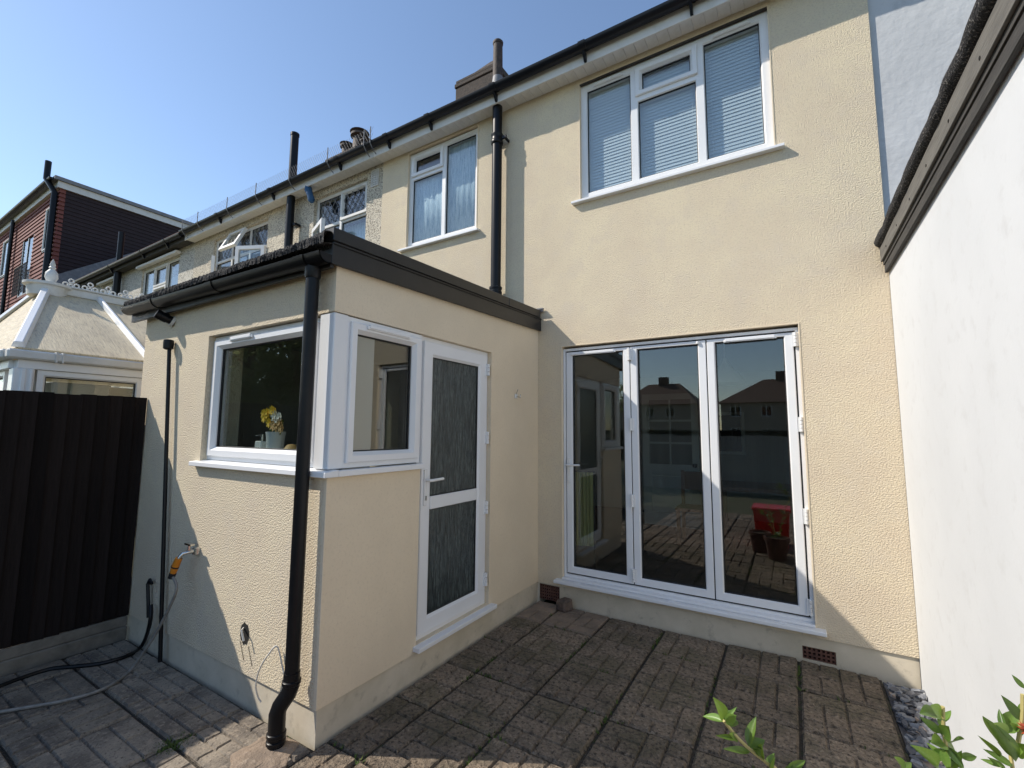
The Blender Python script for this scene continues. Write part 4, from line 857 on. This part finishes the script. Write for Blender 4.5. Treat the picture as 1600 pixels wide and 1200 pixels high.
# ================================================================== GRAVEL BORDER
gb = MB().box(2.606, XR-.003, -3.6, -.006, -.055, -.03).build('border_bed', 'slate_dark'); gb['kind'] = 'structure'
R = random.Random(21)
for nm_, mt, cnt in (('slate_chippings', 'slate', 620), ('dark_slate_chippings', 'slate_dark', 460), ('rusty_slate_chippings', 'slate_rust', 90)):
    m = MB()
    for k in range(cnt):
        L = R.uniform(.018, .048); W = L*R.uniform(.4, .75); T = R.uniform(.005, .014); n = R.choice((4, 5, 6))
        x = R.uniform(2.615, XR-.02); y = -R.uniform(.02, 1.0)**.8*2.4 if R.random() < .8 else -R.uniform(1.5, 3.5)
        M = Matrix.Translation((x, y, R.uniform(-.028, .012))) @ Matrix.Rotation(R.uniform(0, 6.28), 4, 'Z') @ Matrix.Rotation(R.gauss(0, .38), 4, 'X') @ Matrix.Rotation(R.gauss(0, .25), 4, 'Y')
        pts = [(math.cos(2*math.pi*i/n)*L*R.uniform(.75, 1.1), math.sin(2*math.pi*i/n)*W*R.uniform(.75, 1.1)) for i in range(n)]
        vs = [M @ Vector((a, b, 0)) for a, b in pts]+[M @ Vector((a*.86, b*.86, T)) for a, b in pts]
        m.add(vs, [list(range(n))[::-1], list(range(n, 2*n))]+[(i, (i+1) % n, n+(i+1) % n, n+i) for i in range(n)])
    o = m.build(nm_, mt, gb, kind='stuff')

# ================================================================== PLANTS
def leaf_mesh(seed, matn):
    R = random.Random(seed); n = 7; vs = []; fs = []; bend = R.uniform(-.12, .16); cup = R.uniform(.10, .32)
    for i in range(n+1):
        t = i/n; w = .5*(math.sin(math.pi*t**.8)**.85)*(1-.2*t) if 0 < t < 1 else .012; z = bend*t*t
        vs += [(t, -w, z+cup*w), (t, -w*.5, z+cup*w*.4), (t, 0, z), (t, w*.5, z+cup*w*.4), (t, w, z+cup*w)]
    for i in range(n):
        for j in range(4): fs.append((5*i+j, 5*i+5+j, 5*i+6+j, 5*i+1+j))
    m = MB(); m.add(vs, fs); return m.mesh('leaf', matn, recalc=False, smooth=True)
LM = {k: [leaf_mesh(i, k) for i in range(5)] for k in ('leaf', 'leaf_dark', 'leaf_red')}
for k in list(LM)+['tree_leaf', 'tree_leaf_light']:
    b = MATS[k].node_tree.nodes['Principled BSDF']
    nt = MATS[k].node_tree; tr_ = nt.nodes.new('ShaderNodeBsdfTranslucent'); ms = nt.nodes.new('ShaderNodeMixShader'); ms.inputs[0].default_value = .3 if k in LM else .6
    tr_.inputs[0].default_value = ((.28, .42, .05, 1) if k != 'leaf_red' else (.5, .1, .03, 1)) if k in LM else (.22, .26, .12, 1)
    nt.links.new(b.outputs[0], ms.inputs[1]); nt.links.new(tr_.outputs[0], ms.inputs[2]); nt.links.new(ms.outputs[0], nt.nodes['Material Output'].inputs[0])
def leaf(parent, base, tip, width, facing, matn='leaf', roll=0):
    base = Vector(base); d = Vector(tip)-base; L = d.length; x = d.normalized(); z = (Vector(facing)-x*x.dot(Vector(facing))).normalized(); z = Matrix.Rotation(roll, 3, x) @ z; y = z.cross(x)
    o = bpy.data.objects.new('leaf', rnd.choice(LM[matn])); COL.objects.link(o); o.parent = parent
    off = base-root_off(parent)
    o.matrix_local = Matrix.Translation(off) @ Matrix((x*L, y*width, z*L)).transposed().to_4x4(); return o
TOC = lambda p: (CAM-Vector(p)).normalized()
def sprig(parent, leaves, d, wid=.42, spread=.04):
    for q in leaves:
        (bx, by, tx, ty) = q[:4]; mt = q[4] if len(q) > 4 else 'leaf'; wd = q[5] if len(q) > 5 else wid
        b = dist(bx, by, d); t = dist(tx, ty, d+rnd.uniform(-spread, spread)); L = (t-b).length
        leaf(parent, b, t, L*wd, TOC(b)+Vector((rnd.uniform(-.5, .5), rnd.uniform(-.5, .5), .5)), mt)
def bushfill(parent, stems, n, R, zmax, mts):
    for k in range(n):
        s = R.choice(stems); i = R.randrange(len(s)-1); p = s[i].lerp(s[i+1], R.random())
        if p.z > zmax: continue
        a = R.uniform(0, 6.28); d = Vector((math.cos(a), math.sin(a), R.uniform(-.1, .7))).normalized()*R.uniform(.06, .10)
        leaf(parent, p, p+d, d.length*.42, (0, 0, 1), R.choice(mts), R.uniform(-.4, .4))
def pot(name, label, x, y, r, h, mt='terracotta'):
    t = thing(name, label, 'pot', (x, y, 0)); MB().lathe((x, y, -.004), [(r*.72, 0), (r*.95, h*.82), (r*1.06, h*.83), (r*1.06, h), (r*.94, h), (r*.9, h*.88)], 20).build('body', mt, t, smooth=True); MB().lathe((x, y, h*.86), [(r*.9, 0), (r*.85, .006)], 16).build('soil', 'joint_soil', t)
R = random.Random(31)
pot('plant_pot', 'red-brown plant pot holding the leafy sprig at the bottom edge', 1.93, -2.76, .14, .28)
pot('plant_pot', 'second red-brown plant pot, reflected in the right bifold pane', 1.72, -3.06, .13, .27)
d1 = 1.12
pa = thing('potted_shrub', 'leafy green sprig rising into the foreground over the dark paving', 'shrub', (1.93, -2.76, .25), 'foreground shrubs')
stem = [dist(1131, 1126, d1), dist(1150, 1150, d1), dist(1172, 1171, d1), dist(1200, 1194, d1), dist(1213, 1215, d1), Vector((2.03, -2.70, .62)), Vector((1.95, -2.76, .24))]
MB().tube(smoothpath(stem, 4), .0042, 6).build('stem', 'stem', pa, smooth=True)
s2 = [Vector((1.93, -2.77, .24)), Vector((1.88, -2.86, .5)), Vector((1.84, -2.95, .66))]; s3 = [Vector((1.92, -2.76, .24)), Vector((1.86, -2.7, .48)), Vector((1.80, -2.64, .6))]
for s_ in (s2, s3): MB().tube(s_, .004, 5).build('stem', 'stem', pa)
sprig(pa, [(1131, 1128, 1097, 1117), (1130, 1123, 1118, 1092), (1132, 1125, 1128, 1102), (1133, 1125, 1151, 1104, 'leaf', .25), (1132, 1128, 1150, 1118, 'leaf', .7), (1134, 1130, 1143, 1108, 'leaf', .6), (1152, 1155, 1119, 1149, 'leaf', .25), (1153, 1156, 1136, 1145, 'leaf', .5), (1140, 1137, 1150, 1128, 'leaf_dark', .7),
           (1170, 1166, 1180, 1119), (1172, 1168, 1195, 1158, 'leaf_dark', .75), (1193, 1186, 1195, 1160, 'leaf', .45), (1180, 1176, 1190, 1168, 'leaf', .6), (1172, 1175, 1131, 1169, 'leaf', .24), (1200, 1196, 1211, 1180, 'leaf', .5), (1202, 1200, 1206, 1181, 'leaf', .6), (1228, 1206, 1256, 1190, 'leaf', .35), (1226, 1208, 1240, 1196)], d1)
bushfill(pa, [[stem[5], stem[6]], s2, s3], 46, R, .72, ['leaf', 'leaf_dark'])
d2 = 1.28
pb = thing('border_shrub', 'glossy green shrub growing from the slate border beside the white wall', 'shrub', (2.66, -2.3, 0), 'foreground shrubs')
sa = [dist(1473, 1104, d2), dist(1474, 1130, d2), dist(1478, 1165, d2), dist(1492, 1215, d2), Vector((2.6, -2.3, .35)), Vector((2.66, -2.3, -.03))]
sb = [dist(1598, 1085, d2), dist(1597, 1120, d2), dist(1590, 1165, d2), dist(1583, 1205, d2), Vector((2.69, -2.25, .4)), Vector((2.68, -2.28, -.03))]
for s_ in (sa, sb): MB().tube(smoothpath(s_, 4), .005, 6).build('stem', 'stem', pb, smooth=True)
sprig(pb, [(1473, 1130, 1487, 1113), (1470, 1122, 1440, 1112, 'leaf', .5), (1471, 1118, 1457, 1103, 'leaf', .5), (1470, 1145, 1438, 1120, 'leaf_dark'), (1472, 1128, 1458, 1112, 'leaf_dark'), (1474, 1152, 1486, 1134, 'leaf_dark', .7), (1473, 1140, 1466, 1112, 'leaf_dark', .35), (1486, 1161, 1505, 1153, 'leaf_dark', .6), (1474, 1160, 1450, 1163, 'leaf', .5), (1478, 1166, 1503, 1198, 'leaf_dark', .5), (1476, 1160, 1498, 1180, 'leaf_dark', .6), (1476, 1164, 1450, 1160, 'leaf_dark', .5),
           (1500, 1183, 1528, 1182, 'leaf', .35), (1466, 1197, 1430, 1166, 'leaf', .3), (1480, 1190, 1448, 1160, 'leaf', .42), (1474, 1170, 1482, 1205, 'leaf', .5), (1487, 1200, 1503, 1172, 'leaf', .4), (1416, 1203, 1391, 1182, 'leaf', .45), (1410, 1204, 1424, 1190, 'leaf'), (1478, 1172, 1456, 1190, 'leaf_dark'), (1482, 1185, 1505, 1208, 'leaf_dark', .5),
           (1587, 1190, 1534, 1132, 'leaf', .3), (1597, 1126, 1566, 1087, 'leaf_dark', .4), (1601, 1076, 1581, 1054, 'leaf_dark', .4), (1571, 1142, 1560, 1107, 'leaf_dark', .35), (1575, 1150, 1541, 1127, 'leaf', .35), (1571, 1146, 1583, 1112, 'leaf', .55), (1582, 1197, 1532, 1170, 'leaf', .3), (1588, 1180, 1608, 1163, 'leaf', .6), (1562, 1182, 1514, 1142, 'leaf_dark', .12), (1566, 1199, 1533, 1188, 'leaf', .35), (1572, 1202, 1540, 1183, 'leaf', .35), (1596, 1115, 1606, 1096, 'leaf', .6), (1590, 1140, 1575, 1128, 'leaf', .6), (1593, 1150, 1604, 1130, 'leaf_dark', .5), (1585, 1180, 1560, 1160, 'leaf', .5)], d2)
for k in range(3): pass
fmx = MB(); c = dist(1608, 1142, d2-.02)
for k in range(26):
    a = R.uniform(0, 6.28); b_ = R.uniform(-1, 1); d = Vector((math.cos(a), math.sin(a)*.8, b_)).normalized()*R.uniform(.012, .028); s_ = d.cross(Vector((0, 0, 1))).normalized()*.007
    fmx.add([c, c+d*.6+s_, c+d, c+d*.6-s_], [(0, 1, 2, 3)])
fmx.build('flower', 'flower_red', pb, recalc=False)
bushfill(pb, [sa[3:], sb[3:]], 70, R, .62, ['leaf', 'leaf_dark', 'leaf_dark'])
rb = thing('red_storage_box', 'red plastic box standing on the patio, reflected in the right bifold pane', 'storage box', (1.95, -3.6, 0))
MB().hexa([(1.66, -3.75, 0), (2.05, -3.75, 0), (2.05, -3.38, 0), (1.66, -3.38, 0), (1.63, -3.78, .50), (2.08, -3.78, .50), (2.08, -3.35, .50), (1.63, -3.35, .50)]).build('body', 'red_plastic', rb, bevel=.01); MB().box(1.61, 2.10, -3.80, -3.33, .501, .545).build('lid', 'red_plastic', rb, bevel=.01)

# ================================================================== ACROSS THE GARDENS (seen in the glass)
def semi(x0, x1, xr0, xr1, y, label, grp='houses opposite'):
    t = thing('opposite_house', label, 'house', ((x0+x1)/2, y-4, 0), grp); ez, rz = 5.0, 8.0
    OF = lambda u, v, w: Vector((u, y+w, v))
    hs = [(x0+1.0+i*(x1-x0-2)/3, x0+2.1+i*(x1-x0-2)/3, z, z+1.2) for i in range(3) for z in (.9, 3.4)]
    wallmesh('wall', wall(MB(), OF, x0, x1, -.06, ez, -.25, 0, hs), 'opp_wall', t)
    MB().box(x0, x0+.2, y-8, y-.251, -.06, ez).box(x1-.2, x1, y-8, y-.251, -.06, ez).box(x0, x1, y-8.2, y-8.001, -.06, ez).build('shell_wall', 'opp_wall', t)
    for h_ in hs: window(t, OF, *h_, .05, [(h_[0], (h_[0]+h_[1])/2, h_[2], h_[3], 'fixed'), ((h_[0]+h_[1])/2, h_[1], h_[2], h_[3], 'fixed')], fw=.07)
    a, b = x0-.4, x1+.4; ya, yb_ = y+.4, y-8.4; yc = y-4
    MB().add([(a, ya, ez), (b, ya, ez), (b, yb_, ez), (a, yb_, ez), (xr0, yc, rz), (xr1, yc, rz)], [(0, 3, 2, 1), (0, 1, 5, 4), (1, 2, 5), (2, 3, 4, 5), (3, 0, 4)]).build('roof', 'opp_roof', t)
    xm = (xr0+xr1)/2; MB().box(xm-.6, xm+.6, yc-.4, yc+.4, rz-.5, rz+.9).build('chimney', 'brick', t)
semi(-17.5, -7.9, -14.5, -10.4, -55, 'hip-roofed house opposite, reflected in the middle bifold pane')
semi(-5.0, 6.5, -.6, 3.2, -55, 'hip-roofed house opposite with chimney, reflected in the right bifold pane')
semi(-30, -20, -27, -23, -55, 'hip-roofed house opposite, farthest along the row')
gf = thing('end_fence', 'low dark fence at the far end of the garden', 'fence', (0, -22, 0))
for k in range(20): MB().box(-14+k*1.5, -12.53+k*1.5, -22.03, -22, -.05, 1.7).build('fence_panel', 'fence_wood', gf)
def tree(x, y, h, rx, label, seed, n=5200):
    R = random.Random(seed); t = thing('garden_tree', label, 'tree', (x, y, -.05), 'trees across the gardens')
    m = MB(); m.tube([(x, y, -.05), (x+.1, y, h*.3), (x, y+.1, h*.55), (x, y, h*.85)], [.22, .17, .12, .03], 8)
    for k in range(9):
        a = R.uniform(0, 6.28); z = h*R.uniform(.3, .7); m.tube([(x, y, z), (x+math.cos(a)*rx*.5, y+math.sin(a)*rx*.5, z+h*.12), (x+math.cos(a)*rx*.85, y+math.sin(a)*rx*.85, z+h*.18)], [.08, .05, .015], 5)
    m.build('trunk', 'bark', t)
    cl_ = [(Vector((R.gauss(0, .45)*rx, R.gauss(0, .45)*rx, h*R.uniform(.32, .95))), R.uniform(.3, .75)) for _ in range(38)]
    for mt, frac in (('tree_leaf', .6), ('tree_leaf_light', .4)):
        m = MB()
        for k in range(int(n*frac)):
            c, r = R.choice(cl_); d = Vector((R.gauss(0, 1), R.gauss(0, 1), R.gauss(0, 1))).normalized()*r*rx*.5*R.random()**.4
            p = Vector((x, y, 0))+c+d; a = Vector((R.gauss(0, 1), R.gauss(0, 1), R.gauss(0, 1))).normalized(); b = a.orthogonal().normalized(); s_ = R.uniform(.08, .17)
            m.add([p-a*s_, p+b*s_*.5, p+a*s_, p-b*s_*.5], [(0, 1, 2, 3)])
        m.build('crown', mt, t, kind='stuff', recalc=False)
tree(-12.2, -10, 8.0, 2.7, 'bushy tree reflected in the kitchen window, nearest the fence', 1, 8000)
tree(-17.2, -11.2, 9.0, 3.2, 'taller bushy tree reflected in the kitchen window', 2, 8500)
tree(-8.0, -15, 9.0, 3.2, 'smaller tree reflected at the right of the kitchen window', 3, 9000)
tree(-23.5, -13.5, 10.5, 3.6, 'wide tree far along the gardens, reflected in the kitchen window', 4, 9000)
tree(-15.5, -38, 8.0, 2.6, 'slim tree reflected at the top of the left bifold pane', 5, 4000)
sf = thing('timber_screen', 'weathered grey vertical-board screen across the garden, reflected in the bifold glass', 'fence', (0, -10, 0))
bmm = MB().box(-.075, .075, -.012, .012, -.05, 1.52).mesh('board', 'grey_timber')
for k in range(46): inst('board', bmm, sf, (-2.2+k*.156, -10+rnd.uniform(-.006, .006), rnd.uniform(-.03, .02)))
MB().box(-2.3, 5.0, -10.07, -10.013, .4, .48).build('rail', 'grey_timber', sf); MB().box(-2.3, 5.0, -10.07, -10.013, 1.2, 1.28).build('rail', 'grey_timber', sf)
